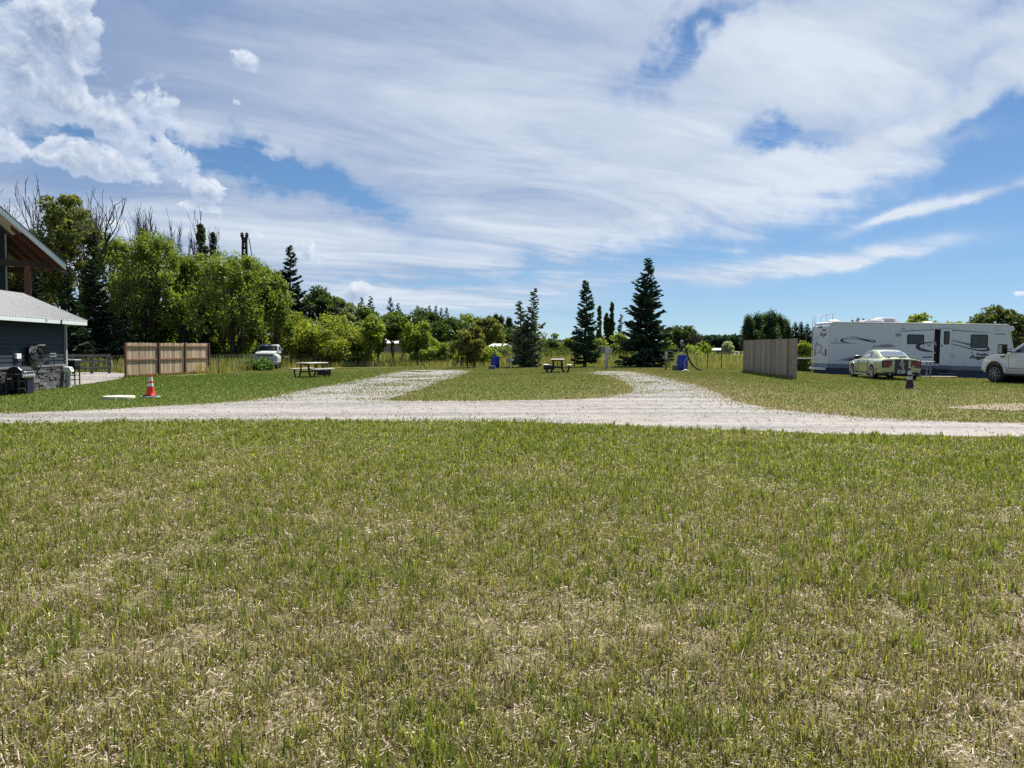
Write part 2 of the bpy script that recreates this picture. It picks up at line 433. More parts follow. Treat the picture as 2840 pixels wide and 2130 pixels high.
def grass_colour(x, y, r):
    """living and dry grass over the site; r is a per-blade random number"""
    n1 = fbm(x * .22, y * .22, 11); n2 = fbm(x * .9, y * .9, 23); n3 = fbm(x * 3.1, y * 3.1, 37, 3)
    fore = near_road(x, y)
    lush = np.where(fore, smooth(3.0, 12, y) * .28 + .38, 0.58)
    lush = lush + (~fore) * (0.34 * (1 - smooth(-11, -3, x)) * smooth(14, 21, y) * (1 - smooth(44, 50, y)))
    lush = lush + (~fore) * (-.05 * smooth(9, 16, x)) + (~fore) * (-.06 * smooth(38, 46, y))
    dr = dist_poly(x, y, ROAD); lush = lush - (~fore) * .30 * np.exp(-dr / 1.0) * smooth(-2, 6, x) - (~fore) * .12 * np.exp(-dr / .5)
    lush = lush - 0.35 * smooth(12, 20, x) * (1 - smooth(22, 29, y)) * (~fore) * n1 * 1.6
    lush = lush + (n1 - .5) * .45 + (n2 - .5) * .40 + (n3 - .5) * .3
    d = np.clip(lush + (r - .5) * .75, 0, 1)[..., None]
    dry = np.array([.39, .325, .19]); oli = np.array([.218, .238, .058]); grn = np.array([.135, .200, .034])
    c = np.where(d < .5, dry + (oli - dry) * (d * 2), oli + (grn - oli) * (d * 2 - 1))
    return c, lush

def build_ground():
    nt_, nr = 720, 210
    th = np.linspace(0, 2 * pi, nt_, endpoint=False)
    rr = np.concatenate([[0.0], np.geomspace(0.5, 3200, nr)])
    RR, TT = np.meshgrid(rr, th, indexing='ij')
    x = RR * np.sin(TT); y = RR * np.cos(TT); z = gz(x, y)
    micro = (fbm(x * 1.6, y * 1.6, 5, 3) - .5) * .05 * (1 - smooth(14, 30, RR)) * smooth(.5, 2, RR)
    dr = dist_poly(x, y, ROAD); ins = inside(x, y, ROAD)
    z = z + np.where(ins, -.02 * smooth(.5, 1.2, dr), micro * smooth(0, .8, dr))
    V = np.stack([x, y, z], -1).reshape(-1, 3)
    i = np.arange(len(rr) - 1)[:, None] * nt_; j = np.arange(nt_)[None, :]; j2 = (j + 1) % nt_
    F = np.stack([i + j, i + j2, i + nt_ + j2, i + nt_ + j], -1).reshape(-1, 4)[:, ::-1]
    col, lush = grass_colour(x, y, np.full(x.shape, .5))
    soil = np.array([.185, .138, .115])
    k = np.clip(.62 - .55 * lush, .05, .62)[..., None]
    col = col * .72 * (1 - k) + soil * k
    m = bpy.data.materials.new('turf_soil'); m.use_nodes = True; nt = m.node_tree; X.nt = nt
    b = nt.nodes['Principled BSDF']; b.inputs['Roughness'].default_value = .95; b.inputs['Specular IOR Level'].default_value = .1
    at = nt.nodes.new('ShaderNodeAttribute'); at.attribute_name = 'Col'
    tc = nt.nodes.new('ShaderNodeTexCoord')
    n1 = xnoise(tc.outputs['Object'], 38, 4, .7); n2 = xnoise(tc.outputs['Object'], 4.5, 5, .65); n3 = xnoise(tc.outputs['Object'], 160, 2, .6)
    f = (n1 * .9 + n2 * .7 + n3 * .6 - .58).sat()
    dk = nt.nodes.new('ShaderNodeMix'); dk.data_type = 'RGBA'; dk.blend_type = 'MULTIPLY'; dk.inputs[0].default_value = 1
    nt.links.new(at.outputs['Color'], dk.inputs[6]); nt.links.new(xmix(f, (.42, .40, .38), (1.5, 1.45, 1.4)), dk.inputs[7])
    nt.links.new(dk.outputs[2], b.inputs['Base Color'])
    bn = nt.nodes.new('ShaderNodeBump'); bn.inputs['Strength'].default_value = .7; bn.inputs['Distance'].default_value = .03
    nt.links.new((n1 * .7 + n3 * .5).s, bn.inputs['Height']); nt.links.new(bn.outputs[0], b.inputs['Normal'])
    o = link('ground', np_mesh('ground', V, [F], col, [m], True)); tag(o, kind='structure')

def gravel_mat():
    m = bpy.data.materials.new('gravel'); m.use_nodes = True; nt = m.node_tree; X.nt = nt
    b = nt.nodes['Principled BSDF']; b.inputs['Roughness'].default_value = .9; b.inputs['Specular IOR Level'].default_value = .2
    tc = nt.nodes.new('ShaderNodeTexCoord'); P = tc.outputs['Object']
    vo = nt.nodes.new('ShaderNodeTexVoronoi'); vo.inputs['Scale'].default_value = 20; nt.links.new(P, vo.inputs['Vector'])
    sc = nt.nodes.new('ShaderNodeSeparateColor'); nt.links.new(vo.outputs['Color'], sc.inputs[0])
    cell = X(sc.outputs[0]); d = X(vo.outputs['Distance'])
    big = xnoise(P, .35, 4, .6); mid = xnoise(P, 2.6, 4, .65)
    mp = nt.nodes.new('ShaderNodeMapping'); nt.links.new(P, mp.inputs[0]); mp.inputs['Scale'].default_value = (.05, 1.15, 1)
    track = xnoise(mp.outputs[0], 1.0, 4, .55)
    stone = xmix(cell, (.105, .103, .10), (.275, .265, .25))
    dust = xmix(mid, (.285, .267, .245), (.355, .334, .308))
    f = ((track - .5) * 5.0 + (mid - .5) * 2.6 + .42).sat()
    c = xmix(f, stone, dust)
    pink = xmix((big * 2 - .75).sat() * .7, c, (.325, .28, .245))
    nt.links.new(pink, b.inputs['Base Color'])
    bn = nt.nodes.new('ShaderNodeBump'); bn.inputs['Strength'].default_value = .8; bn.inputs['Distance'].default_value = .02
    nt.links.new((d * 1.0 + mid * .6).s, bn.inputs['Height']); nt.links.new(bn.outputs[0], b.inputs['Normal'])
    return m
def sheet(name, P, m, lift, step):
    lo = P.min(0); hi = P.max(0)
    gx, gy = np.meshgrid(np.arange(lo[0], hi[0], step), np.arange(lo[1], hi[1], step)); gx = gx.ravel(); gy = gy.ravel()
    k = inside(gx, gy, P); gx = gx[k]; gy = gy[k]
    k = dist_poly(gx, gy, P) > step * .4; gx = gx[k]; gy = gy[k]
    pts = [Vector((float(a), float(b))) for a, b in P] + [Vector((float(a), float(b))) for a, b in zip(gx, gy)]
    n = len(P)
    vs, es, fs, *_ = delaunay_2d_cdt(pts, [], [list(range(n))], 1, 1e-4)
    x = np.array([v[0] for v in vs]); y = np.array([v[1] for v in vs])
    z = gz(x, y) + lift + (fbm(x * .8, y * .8, 71, 3) - .5) * .03 * np.minimum(1, dist_poly(x, y, P))
    F = np.array([f for f in fs if len(f) == 3])
    o = link(name, np_mesh(name, np.stack([x, y, z], 1), [F], None, [m], True)); tag(o, kind='structure')
    return o

def blades(P, h, w, head, lean, col, name, mat_, curl=.35, tipc=1.0, basec=.9):
    """grass blades: a bent quad and a tip each"""
    n = len(P); a = np.stack([np.cos(head), np.sin(head), np.zeros(n)], 1)
    b = np.stack([-np.sin(head), np.cos(head), np.zeros(n)], 1)      # leaning direction
    hw = (w / 2)[:, None]
    L = (lean * h)[:, None]; up = np.array([0, 0, 1.0])
    mid = P + up * (h * .55)[:, None] + b * L * .38
    tip = P + up * (h * np.clip(1 - .25 * lean, .25, 1))[:, None] + b * L
    V = np.stack([P - a * hw, P + a * hw, mid + a * hw * .8, mid - a * hw * .8, tip], 1).reshape(-1, 3)
    i = np.arange(n)[:, None] * 5
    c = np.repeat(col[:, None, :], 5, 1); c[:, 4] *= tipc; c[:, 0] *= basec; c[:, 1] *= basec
    return np_mesh(name, V, [i + np.array([[0, 1, 2, 3]]), i + np.array([[3, 2, 4]])], c.reshape(-1, 3), [mat_])

def scatter(y0, y1, dens, halfw=lambda y: .72 * y + 5.5, inner=lambda y: .72 * y + 1.2, thin=.5):
    """random ground points in front of the camera, dens(y) per square metre"""
    ys = np.linspace(y0, y1, 80); k = dens(ys) * 2 * halfw(ys); N = int((k.mean() * (ys[-1] - ys[0])))
    cdf = np.cumsum(k); cdf = cdf / cdf[-1]
    y = np.interp(rng.random(N), cdf, ys); y = y + (rng.random(N) - .5) * (ys[1] - ys[0])
    x = (rng.random(N) * 2 - 1) * halfw(y)
    k = (np.abs(x) < inner(y)) | (rng.random(N) < thin)
    return x[k], y[k]

def build_grass():
    gm = mat_col('grass_blade', .75, .38, .25, (1.25, 1.3, .55))
    sm = mat_col('straw', .8, .12, .25, (1.1, 1, .7))
    # --- foreground stubble: standing blades
    x, y = scatter(1.0, 18.5, lambda y: 33000 / np.maximum(y, 2.4))
    r = rng.random(len(x)); cl = fbm(x * 5.5, y * 5.5, 61, 3); pat = fbm(x * .8, y * .8, 19, 3)
    keep = near_road(x, y) & (cl + (pat - .5) * .45 + .16 * smooth(5, 14, y) > .33 + (r - .5) * .40)
    fe = rng.random(len(x)) < 1.3 * np.exp(-dist_poly(x, y, ROAD) / .16)
    keep &= ~(inside(x, y, ROAD) & ~fe)
    x, y, r, cl = x[keep], y[keep], r[keep], cl[keep]
    c, lush = grass_colour(x, y, rng.random(len(x)))
    brown = rng.random(len(x)) < (.34 - .24 * smooth(4, 11, y))
    c[brown] = np.array([.17, .118, .070]) * (.7 + .8 * rng.random((brown.sum(), 1)))
    bright = rng.random(len(x)) < .07; c[bright] = np.array([.36, .40, .06])
    pale = rng.random(len(x)) < .06; c[pale] = np.array([.50, .42, .30])
    c = c * (.34 + 1.15 * rng.random((len(x), 1))) * (.92 + .12 * smooth(5, 11, y))[:, None]
    h = (.020 + .074 * rng.random(len(x)) ** 2.2) * (.7 + .6 * cl) * (1 + .25 * bright)
    w = (.0030 + .0034 * rng.random(len(x))) * np.maximum(1, y / 6.5) * np.where(brown, .6, 1.1)
    P = np.stack([x, y, gz(x, y) + (fbm(x * 1.6, y * 1.6, 5, 3) - .5) * .05 * (1 - smooth(14, 30, np.hypot(x, y))) - .004], 1)
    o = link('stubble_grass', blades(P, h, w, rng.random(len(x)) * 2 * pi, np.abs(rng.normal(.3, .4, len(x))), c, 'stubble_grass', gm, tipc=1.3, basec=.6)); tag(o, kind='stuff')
    # --- a few broader tufts of green leaf blades
    tx, ty = scatter(1.4, 16, lambda y: 190 / np.maximum(y, 2.5) + 8)
    k = near_road(tx, ty) & (fbm(tx * .8, ty * .8, 19, 3) > .42); tx, ty = tx[k], ty[k]
    nb = 9; x = np.repeat(tx, nb) + rng.normal(0, .018, len(tx) * nb); y = np.repeat(ty, nb) + rng.normal(0, .018, len(tx) * nb)
    k = ~inside(x, y, ROAD); x, y = x[k], y[k]
    n = len(x); sh = rng.random(n)[:, None]
    c = np.array([.105, .150, .032]) * (1 - sh) + np.array([.27, .29, .062]) * sh
    P = np.stack([x, y, gz(x, y) + (fbm(x * 1.6, y * 1.6, 5, 3) - .5) * .05 * (1 - smooth(14, 30, np.hypot(x, y))) - .004], 1)
    o = link('grass_tufts', blades(P, .06 + .08 * rng.random(n), (.005 + .005 * rng.random(n)) * np.maximum(1, y / 6), rng.random(n) * 2 * pi, np.abs(rng.normal(.35, .25, n)), c, 'grass_tufts', gm)); tag(o, kind='stuff')
    # --- cut straw lying on the ground
    x, y = scatter(1.0, 16, lambda y: 14000 / np.maximum(y, 2.2) ** 1.25)
    k = near_road(x, y) & ~inside(x, y, ROAD); x, y = x[k], y[k]; n = len(x)
    zb = gz(x, y) + (fbm(x * 1.6, y * 1.6, 5, 3) - .5) * .05 * (1 - smooth(14, 30, np.hypot(x, y)))
    a = rng.random(n) * 2 * pi; L = .010 + .045 * rng.random(n) ** 2.2; tilt = rng.normal(0, .4, n)
    d = np.stack([np.cos(a) * np.cos(tilt), np.sin(a) * np.cos(tilt), np.sin(tilt)], 1) * (L / 2)[:, None]
    s = np.stack([-np.sin(a), np.cos(a), rng.normal(0, .4, n)], 1) * ((.0011 + .0014 * rng.random(n)) * np.maximum(1, y / 4))[:, None]
    c0 = np.stack([x, y, zb + .006 + .022 * rng.random(n)], 1)
    V = np.stack([c0 - d - s, c0 + d - s, c0 + d + s, c0 - d + s], 1).reshape(-1, 3)
    sh = rng.random(n)[:, None]; c = np.array([.62, .50, .42]) * (.15 + 1.05 * sh); c = np.where(rng.random((n, 1)) < .35, np.array([.33, .32, .13]) * (.4 + .8 * sh), c)
    i = np.arange(n)[:, None] * 4
    o = link('straw_litter', np_mesh('straw_litter', V, [i + np.array([[0, 1, 2, 3]])], np.repeat(c[:, None], 4, 1).reshape(-1, 3), [sm])); tag(o, kind='stuff')
    # --- mown lawn past the road
    x, y = scatter(15.5, 60, lambda y: 270 - 1.9 * y, lambda y: .74 * y + 8, lambda y: .74 * y + 3)
    st = strip(x, y)
    k = ~near_road(x, y) & (y < fence_y(x) + .5)
    ins = inside(x, y, ROAD); dr = dist_poly(x, y, ROAD); r = rng.random(len(x))
    lane = (y < np.interp(x, [-30, 0, 8, 30], [19.3, 21.4, 21.5, 17.6]))
    mix = fbm(x * .55, y * .8, 83, 4); k &= ~ins | (~lane & ((r < st * 1.3) | (r < .9 * smooth(.52, .75, mix)) | (r < .85 * np.exp(-dr / .5)))) | (r < 1.1 * np.exp(-dr / np.where(x > 7, 1.0, .42)) * smooth(.30, .62, mix))
    k &= ~inside(x, y, YARD); k &= ~(inside(x, y, PATCH) & (r > .62))
    x, y, ins = x[k], y[k], ins[k]; n = len(x)
    c, lush = grass_colour(x, y, rng.random(n)); c = c * (.65 + .7 * rng.random((n, 1)))
    fl = rng.random(n) < .004 * (x < -4); c[fl] = (.75, .75, .68)
    h = (.03 + .04 * rng.random(n)) * (1 + .6 * fl); w = (.010 + .012 * rng.random(n)) * np.maximum(1, y / 24)
    P = np.stack([x, y, gz(x, y) - .005], 1)
    o = link('lawn_grass', blades(P, h, w, rng.normal(0, .8, n), np.abs(rng.normal(.3, .3, n)), c, 'lawn_grass', gm)); tag(o, kind='stuff')
    # --- weeds along the foot of the two board screens
    V_ = []
    for (pa, pb) in ((foot(345, 41.0), foot(577, 48.6)), (foot(2062, 44.3), foot(2206, 34.4))):
        t = rng.random(1500); V_.append(np.stack([pa[0] + (pb[0] - pa[0]) * t + rng.normal(0, .10, 1500), pa[1] + (pb[1] - pa[1]) * t + rng.normal(0, .12, 1500)], 1))
    V_ = np.concatenate(V_); n = len(V_); g = rng.random((n, 1))
    P = np.stack([V_[:, 0], V_[:, 1], gz(V_[:, 0], V_[:, 1]) - .01], 1)
    c = (np.array([.13, .20, .035]) * (1 - g) + np.array([.32, .30, .11]) * g) * (.6 + .7 * rng.random((n, 1)))
    o = link('edge_weeds', blades(P, .06 + .22 * rng.random(n) ** 2, .02 + .015 * rng.random(n), rng.random(n) * 2 * pi, np.abs(rng.normal(.3, .25, n)), c, 'edge_weeds', gm)); tag(o, kind='stuff')
    # --- uncut meadow behind the wire fence
    x, y = scatter(44, 90, lambda y: 96 - .92 * y, lambda y: .74 * y + 9, lambda y: .74 * y + 4)
    fy = fence_y(x); ext = 0
    k = (y > fy + .15) & ~inside(x, y, YARD) & ~((x < -14.5) & (y < 47)) & ~((x > 18.7) & (x < 33) & (y < 52.5)); x, y, fy = x[k], y[k], fy[k]; n = len(x)
    nn = fbm(x * .35, y * .35, 91); strip_ = np.exp(-((y - fy) / .9) ** 2)
    tall = .40 + .40 * nn + .50 * smooth(1.5, 4.5, y - fy) - .12 * np.exp(-((y - fy - 2.5) / 2.5) ** 2)
    h = tall * (.55 + .6 * rng.random(n)); w = (.02 + .025 * rng.random(n)) * np.maximum(1, y / 60)
    g = np.clip(nn * 1.5 - .35 + .35 * smooth(5, 14, y - fy) + (rng.random(n) - .5) * .6, 0, 1)[:, None]
    c = np.array([.37, .335, .135]) * (1 - g) + np.array([.175, .235, .042]) * g
    c = c * (.6 + .7 * rng.random((n, 1))); hd = rng.random(n) < .10; c[hd] = np.array([.50, .44, .25])
    P = np.stack([x, y, gz(x, y) - .01], 1)
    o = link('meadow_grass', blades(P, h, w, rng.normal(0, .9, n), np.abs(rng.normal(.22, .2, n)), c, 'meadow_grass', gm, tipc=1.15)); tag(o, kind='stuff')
    # --- loose stones on the gravel
    x, y = scatter(13.5, 46, lambda y: 62 - 1.0 * y, lambda y: .72 * y + 7, lambda y: .72 * y + 2)
    k = inside(x, y, ROAD) | (inside(x, y, YARD)); x, y = x[k], y[k]; n = len(x)
    s = (.009 + .024 * rng.random(n) ** 4) * np.maximum(1, y / 24)
    base = np.array([[1, 0, 0], [-.5, .87, 0], [-.5, -.87, 0], [0, 0, .8], [.4, .5, .45]])
    a = rng.random(n) * 2 * pi; ca, sa = np.cos(a), np.sin(a)
    B = np.stack([base[None, :, 0] * ca[:, None] - base[None, :, 1] * sa[:, None], base[None, :, 0] * sa[:, None] + base[None, :, 1] * ca[:, None], np.repeat(base[None, :, 2], n, 0)], -1)
    V = np.stack([x, y, gz(x, y) + .012], 1)[:, None] + B * s[:, None, None]
    i = np.arange(n)[:, None] * 5
    F = [i + np.array([q]) for q in ([0, 1, 4], [1, 3, 4], [0, 4, 3], [1, 2, 3], [2, 0, 3])]
    c = (np.array([.30, .29, .28]) * (.6 + .7 * rng.random((n, 1)) ** .8)); dk = rng.random(n) < .07; c[dk] *= .3
    o = link('gravel_stones', np_mesh('gravel_stones', V.reshape(-1, 3), F, np.repeat(c[:, None], 5, 1).reshape(-1, 3), [mat_col('stone_chip', .85, 0, .3)])); tag(o, kind='stuff')

build_ground()
_gm = gravel_mat()
sheet('gravel_road', ROAD, _gm, .006, .5)
sheet('gravel_yard', YARD, _gm, .012, .6)
_pm = mat('bare_earth', (.25, .21, .155), .95, 0, .35, 14, .6, .1); sheet('dirt_path', PATCH, _pm, .012, .6)
build_grass()
# ------------------------------------------------------------------ lodge on the left
def plane_hit(M, px, py, axis, val):
    """local point where the sight line through a photo pixel meets local plane axis = val of the frame M"""
    I = M.inverted(); o = I @ Vector((0, 0, EYE)); d = I.to_3x3() @ Vector(ray(px, py))
    t = (val - o[axis]) / d[axis]; return o + d * t

def siding_mat(name, base):
    m = mat(name, base, .7, 0, .12, 3, 0, .3, stretch=(1, 1, 1)); return m

def build_lodge():
    B0 = (-18.41, 31.7, -0.30); rz = R(8)
    L = thing('lodge', 'dark slate-blue two-storey lodge with stone base and ribbed metal roof', 'building', B0, rz)
    M = Matrix.Translation(B0) @ Matrix.Rotation(rz, 4, 'Z')
    blue = siding_mat('slate_siding', (.013, .023, .036)); trim = mat('grey_trim', (.34, .36, .38), .6); pale = mat('pale_fascia', (.62, .68, .70), .5, 0, .06)
    # wall with real lapped boards
    w = MB(); w.box2((-.22, -14, -.3), (-.03, 0, 2.75))
    for k in range(11):
        z = .98 + k * .16; w.prism([(-.03, z), (.012, z), (-.012, z + .16), (-.03, z + .16)], -14, -.06, 'XZ')
    w.box2((-6, -.2, -.3), (-.22, 0, 2.75))
    w.build('wall', blue, L)
    t = MB(); t.box2((-.1, -.09, -.1), (.075, .03, 2.75)); t.build('corner_trim', trim, L)
    t = MB(); t.box2((-.03, -14, .90), (.10, -.09, .975)); t.build('ledge', mat('stone_ledge', (.16, .165, .18), .8, 0, .2, 8, .2), L)
    # stone veneer: individual blocks of random size
    r = random.Random(5); s = MB()
    z = -.25
    while z < .90:
        hh = r.choice((.09, .12, .16, .2)); hh = min(hh, .905 - z) if z + hh > .8 else hh
        y = -14.0
        while y < -.09:
            ln = r.uniform(.14, .52); y2 = min(y + ln, -.09)
            if y2 - y > .03:
                g = r.uniform(.04, .17); s.col = (g * r.uniform(.95, 1.1), g, g * r.uniform(.95, 1.15))
                d = r.uniform(.03, .085)
                if hh > .15 and r.random() < .45:
                    h1 = hh * r.uniform(.4, .6)
                    s.box2((-.03, y + .006, z + .006), (d, y2 - .006, z + h1 - .005)); g = r.uniform(.05, .16); s.col = (g, g, g * 1.08)
                    s.box2((-.03, y + .006, z + h1 + .005), (r.uniform(.03, .085), y2 - .006, z + hh - .006))
                else: s.box2((-.03, y + .006, z + .006), (d, y2 - .006, z + hh - .006))
            y = y2
        z += hh
    s.build('stone_base', mat_col('stone_veneer', .85, 0, .3), L, bevel=.012, col=True, seg=1)
    m = MB(); m.box2((-.035, -14, -.3), (.02, -.09, .9)); m.build('mortar', mat('mortar', (.03, .031, .035), .95), L)
    p = MB(); p.box2((.0, -14, -.2), (.55, .2, -.005)); p.build('plinth', mat('concrete', (.42, .41, .39), .9, 0, .2, 9, .2), L)
    # lean-to roof with standing ribs
    zE, k = 2.73, .45; x0, x1 = .52, -2.0
    f = lambda x: zE + (x0 - x) * k
    rf = MB(); rf.prism([(x0, f(x0)), (x1, f(x1)), (x1, f(x1) + .035), (x0, f(x0) + .035)], -14, .92, 'XZ')
    y = -13.9
    while y < .92:
        rf.prism([(x0 + .01, f(x0) + .03), (x1, f(x1) + .03), (x1, f(x1) + .052), (x0 + .01, f(x0) + .052)], y, y + .03, 'XZ'); y += .19
    rf.prism([(x1, f(x1)), (x1 - 2.4, f(x1) - .9), (x1 - 2.4, f(x1) - .86), (x1, f(x1) + .04)], -14, .92, 'XZ')
    roof = rf.build('roof', mat('metal_roofing', (.53, .52, .505), .42, .0, .08, 2), L)
    e = MB(); e.box2((.46, -14, zE - .15), (.515, .92, zE + .01)); e.box2((-2.0, .86, zE - .16), (.46, .91, zE - .02)); e.build('fascia', pale, L)
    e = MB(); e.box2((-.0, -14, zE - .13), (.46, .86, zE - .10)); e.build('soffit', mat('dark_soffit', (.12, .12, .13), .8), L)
    g = MB(); g.tube([(.545, -1.6, zE + .01), (.545, -1.6, zE - .16)], .022, 6); g.build('gutter_strap', mat('black_metal', (.02, .02, .022), .5), L); g = MB(); g.tube([(.545, -2.9, zE), (.545, -2.9, zE - .08), (.56, -2.86, zE - .12)], .014, 5); g.build('gutter_strap', mat('black_metal', (.02, .02, .022), .5), L)
    # upper storey (its gable turned towards the yard)
    I = M.inverted()
    T0 = Vector((-21.4, 37.0, 5.3)); ev = Vector((-.75, .66, 0)).normalized(); rv = Vector((.66, .75, 0)).normalized(); sl_ = .88
    def up(s, d, dz=0.0): return T0 - rv * s + ev * d + Vector((0, 0, sl_ * s + dz))
    def slab(mb, s0, s1, d0, d1, z0, z1):
        v = [up(s, d, z) for z in (z0, z1) for s, d in ((s0, d0), (s1, d0), (s1, d1), (s0, d1))]
        mb.add(v, [(0, 1, 2, 3), (7, 6, 5, 4), (0, 4, 5, 1), (1, 5, 6, 2), (2, 6, 7, 3), (3, 7, 4, 0)])
    def MBw(): q = MB(); q.T = I; return q
    a = MBw(); slab(a, -.05, 7, -.04, 5.2, .0, .07); a.build('roof', mat('dark_roof_edge', (.13, .17, .18), .5), L)
    a = MBw(); slab(a, -.02, 7, -.03, .03, -.26, -.002); a.build('fascia', pale, L)
    a = MBw(); slab(a, 1.7, 7, .03, 1.9, -.16, -.11); a.build('soffit', mat('beige_soffit', (.50, .45, .38), .75, 0, .12, 4, stretch=(1, 6, 1)), L)
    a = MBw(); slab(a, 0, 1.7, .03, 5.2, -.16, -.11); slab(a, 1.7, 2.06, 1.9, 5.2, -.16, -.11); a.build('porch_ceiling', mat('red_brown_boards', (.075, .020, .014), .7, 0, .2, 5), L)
    for i in range(4): a = MBw(); slab(a, .05, 2.05, .55 + i * 1.15, .68 + i * 1.15, -.34, -.16); a.build('rafter', mat('rafter_wood', (.075, .03, .02), .7), L)
    for (s0, s1, d) in ((.1, 3.0, 1.0), (.1, 2.0, 4.9)):
        a = MBw(); v = [T0 - rv * s + ev * q + Vector((0, 0, z)) for z in (-.18, .12) for s, q in ((s0, d), (s1, d), (s1, d + .22), (s0, d + .22))]
        a.add(v, [(0, 1, 2, 3), (7, 6, 5, 4), (0, 4, 5, 1), (1, 5, 6, 2), (2, 6, 7, 3), (3, 7, 4, 0)])
        a.build('beam', mat('dark_timber', (.045, .028, .022), .75, 0, .2, 5), L)
    a = MBw(); c = T0 + ev * 1.1 - rv * 1.27; a.box((c.x, c.y, (5.2 - .4) / 2), (.25, .25, 5.6), R(20)); a.build('post', mat('brown_timber', (.14, .055, .032), .75, 0, .25, 4), L)
    def wallq(mb, s0, d0, s1, d1, top0, top1, th):
        p0 = T0 - rv * s0 + ev * d0; p1 = T0 - rv * s1 + ev * d1; n = (p1 - p0).cross(Vector((0, 0, 1))).normalized() * th
        v = [Vector((p.x, p.y, z)) for p, z in ((p0, 0), (p1, 0), (p1, top1), (p0, top0))]; v = v + [q - n for q in v]
        mb.add(v, [(0, 1, 2, 3), (7, 6, 5, 4), (0, 4, 5, 1), (1, 5, 6, 2), (2, 6, 7, 3), (3, 7, 4, 0)])
    a = MBw(); z0 = 5.3 + sl_ * 2.03 - .16; z1 = 5.3 + sl_ * 7 - .16
    wallq(a, 2.03, 1.9, 7, 1.9, z0, z1, .2); wallq(a, 2.03, 1.95, 2.03, 5.2, z0, z0, -.2)
    for i in range(12):
        z = 3.6 + i * .3; p0 = T0 - rv * 2.1 + ev * 1.885; p1 = T0 - rv * 7 + ev * 1.885
        a.add([(p0.x, p0.y, z), (p1.x, p1.y, z), (p1.x, p1.y, z + .02), (p0.x, p0.y, z + .02)], [(0, 1, 2, 3)])
    a.build('gable_wall', blue, L)
    a = MBw(); p0 = T0 - rv * 2.0 + ev * 1.86; a.box((p0.x, p0.y, z0 / 2), (.16, .16, z0), atan2(rv.y, rv.x)); a.build('corner_board', trim, L)
    # white box on the wall
    q = plane_hit(M, 47, 988, 0, .03)
    b = MB(); b.box((.06, q.y, q.z), (.09, .34, .19)); b.build('outlet_box', mat('white_plastic', (.75, .77, .78), .5), L, bevel=.01)
    # hose on the wall, a thing of its own
    q = plane_hit(M, 98, 985, 0, .1); wq = M @ Vector((.14, q.y, q.z))
    H = thing('garden_hose', 'coiled black garden hose hanging on the dark siding above the gas grill', 'hose', wq, rz)
    rr = random.Random(3); hz = MB(); rubber = mat('black_rubber', (.012, .013, .016), .6)
    for i in range(9):
        R0 = .26 + rr.random() * .13; dy = rr.uniform(-.25, .25); dz = rr.uniform(-.12, .05)
        hz.tube([(rr.uniform(-.02, .06) + .02 * sin(3 * q_), dy + R0 * 1.25 * cos(q_), dz + R0 * sin(q_)) for q_ in np.linspace(0, 2 * pi, 25)], .016, 5, False)
    hz.tube([(0, 1.2, .05), (.02, 1.35, -.1), (.03, 1.4, -.4), (.02, 1.2, -.55), (.02, .7, -.5)], .016, 5); hz.build('coil', rubber, H, smooth_=True)
    b = MB(); b.box((-.04, .0, .05), (.12, .95, .6)); b.build('reel_box', mat('dark_reel', (.01, .012, .02), .6), H, bevel=.05)
    pm_ = mat('pale_metal', (.6, .6, .6), .4, .6); b = MB(); b.box((.03, 1.25, .05), (.05, .5, .03)); b.box((.03, 1.25, -.06), (.05, .5, .03)); b.box((.03, 1.5, -.005), (.05, .04, .13)); b.build('hose_nozzle', pm_, H); b = MB(); b.box((.03, .35, .38), (.06, .5, .03)); b.build('bracket', pm_, H)
    return M

MLODGE = build_lodge()

def gas_grill():
    p = gp(75, 1093); g = thing('gas_grill', 'black gas grill with domed lid in front of the stone wall', 'grill', p, R(8))
    blk = mat('grill_black', (.013, .014, .018), .35, 0, .1, 5, 0, .5); st = mat('brushed_steel', (.5, .52, .55), .35, .8)
    # local x faces the yard, y runs along the wall
    f = MB()
    for y in (-.62, -.12): f.tube([(.0, y, 0), (.0, y + (.06 if y < -.3 else 0), .62)], .03, 4)
    for y in (-.62, -.12): f.tube([(-.4, y, 0), (-.4, y + (.06 if y < -.3 else 0), .62)], .03, 4)
    for z in (.22, .48): f.box((-.0, -.36, z), (.04, .5, .04)); f.box((-.2, -.60, z), (.44, .04, .04)); f.box((-.2, -.14, z), (.44, .04, .04))
    f.build('frame', blk, g)
    b = MB(); b.box((-.2, .2, .31), (.48, .5, .6)); b.build('cabinet', mat('cabinet_blue_black', (.012, .016, .04), .4), g, bevel=.015)
    b = MB(); b.box((-.2, -.02, .66), (.5, .95, .14)); b.build('firebox', blk, g, bevel=.02)
    l = MB(); l.prism([(.06, .72), (.04, .86), (-.06, .95), (-.2, .985), (-.34, .95), (-.44, .86), (-.46, .72)], -.46, .42, 'XZ'); ld = l.build('lid', blk, g, bevel=.03)
    h = MB(); h.tube([(.09, -.4, .79), (.12, -.3, .79), (.12, .28, .79), (.09, .36, .79)], .014, 6); h.build('handle', st, ld)
    for y in (-.66, .6): b = MB(); b.box((-.2, y, .72), (.44, .34, .035)); b.build('side_shelf', blk, g, bevel=.008)
    c = MB(); c.box((.07, -.02, .66), (.04, .9, .13)); cp = c.build('control_panel', st, g, bevel=.008)
    for y in (-.3, -.1, .1, .3): k = MB(); k.lathe([(.03, 0), (.034, .03), (.026, .045)], 10, (.09, y, .66), 'X'); k.build('knob', mat('knob_pale', (.65, .66, .68), .4), cp)
    for x in (-.38, -.02): k = MB(); k.lathe([(.085, -.02), (.09, 0), (.085, .02)], 14, (x, -.2, .09), 'Y'); k.build('wheel', blk, g)
gas_grill()

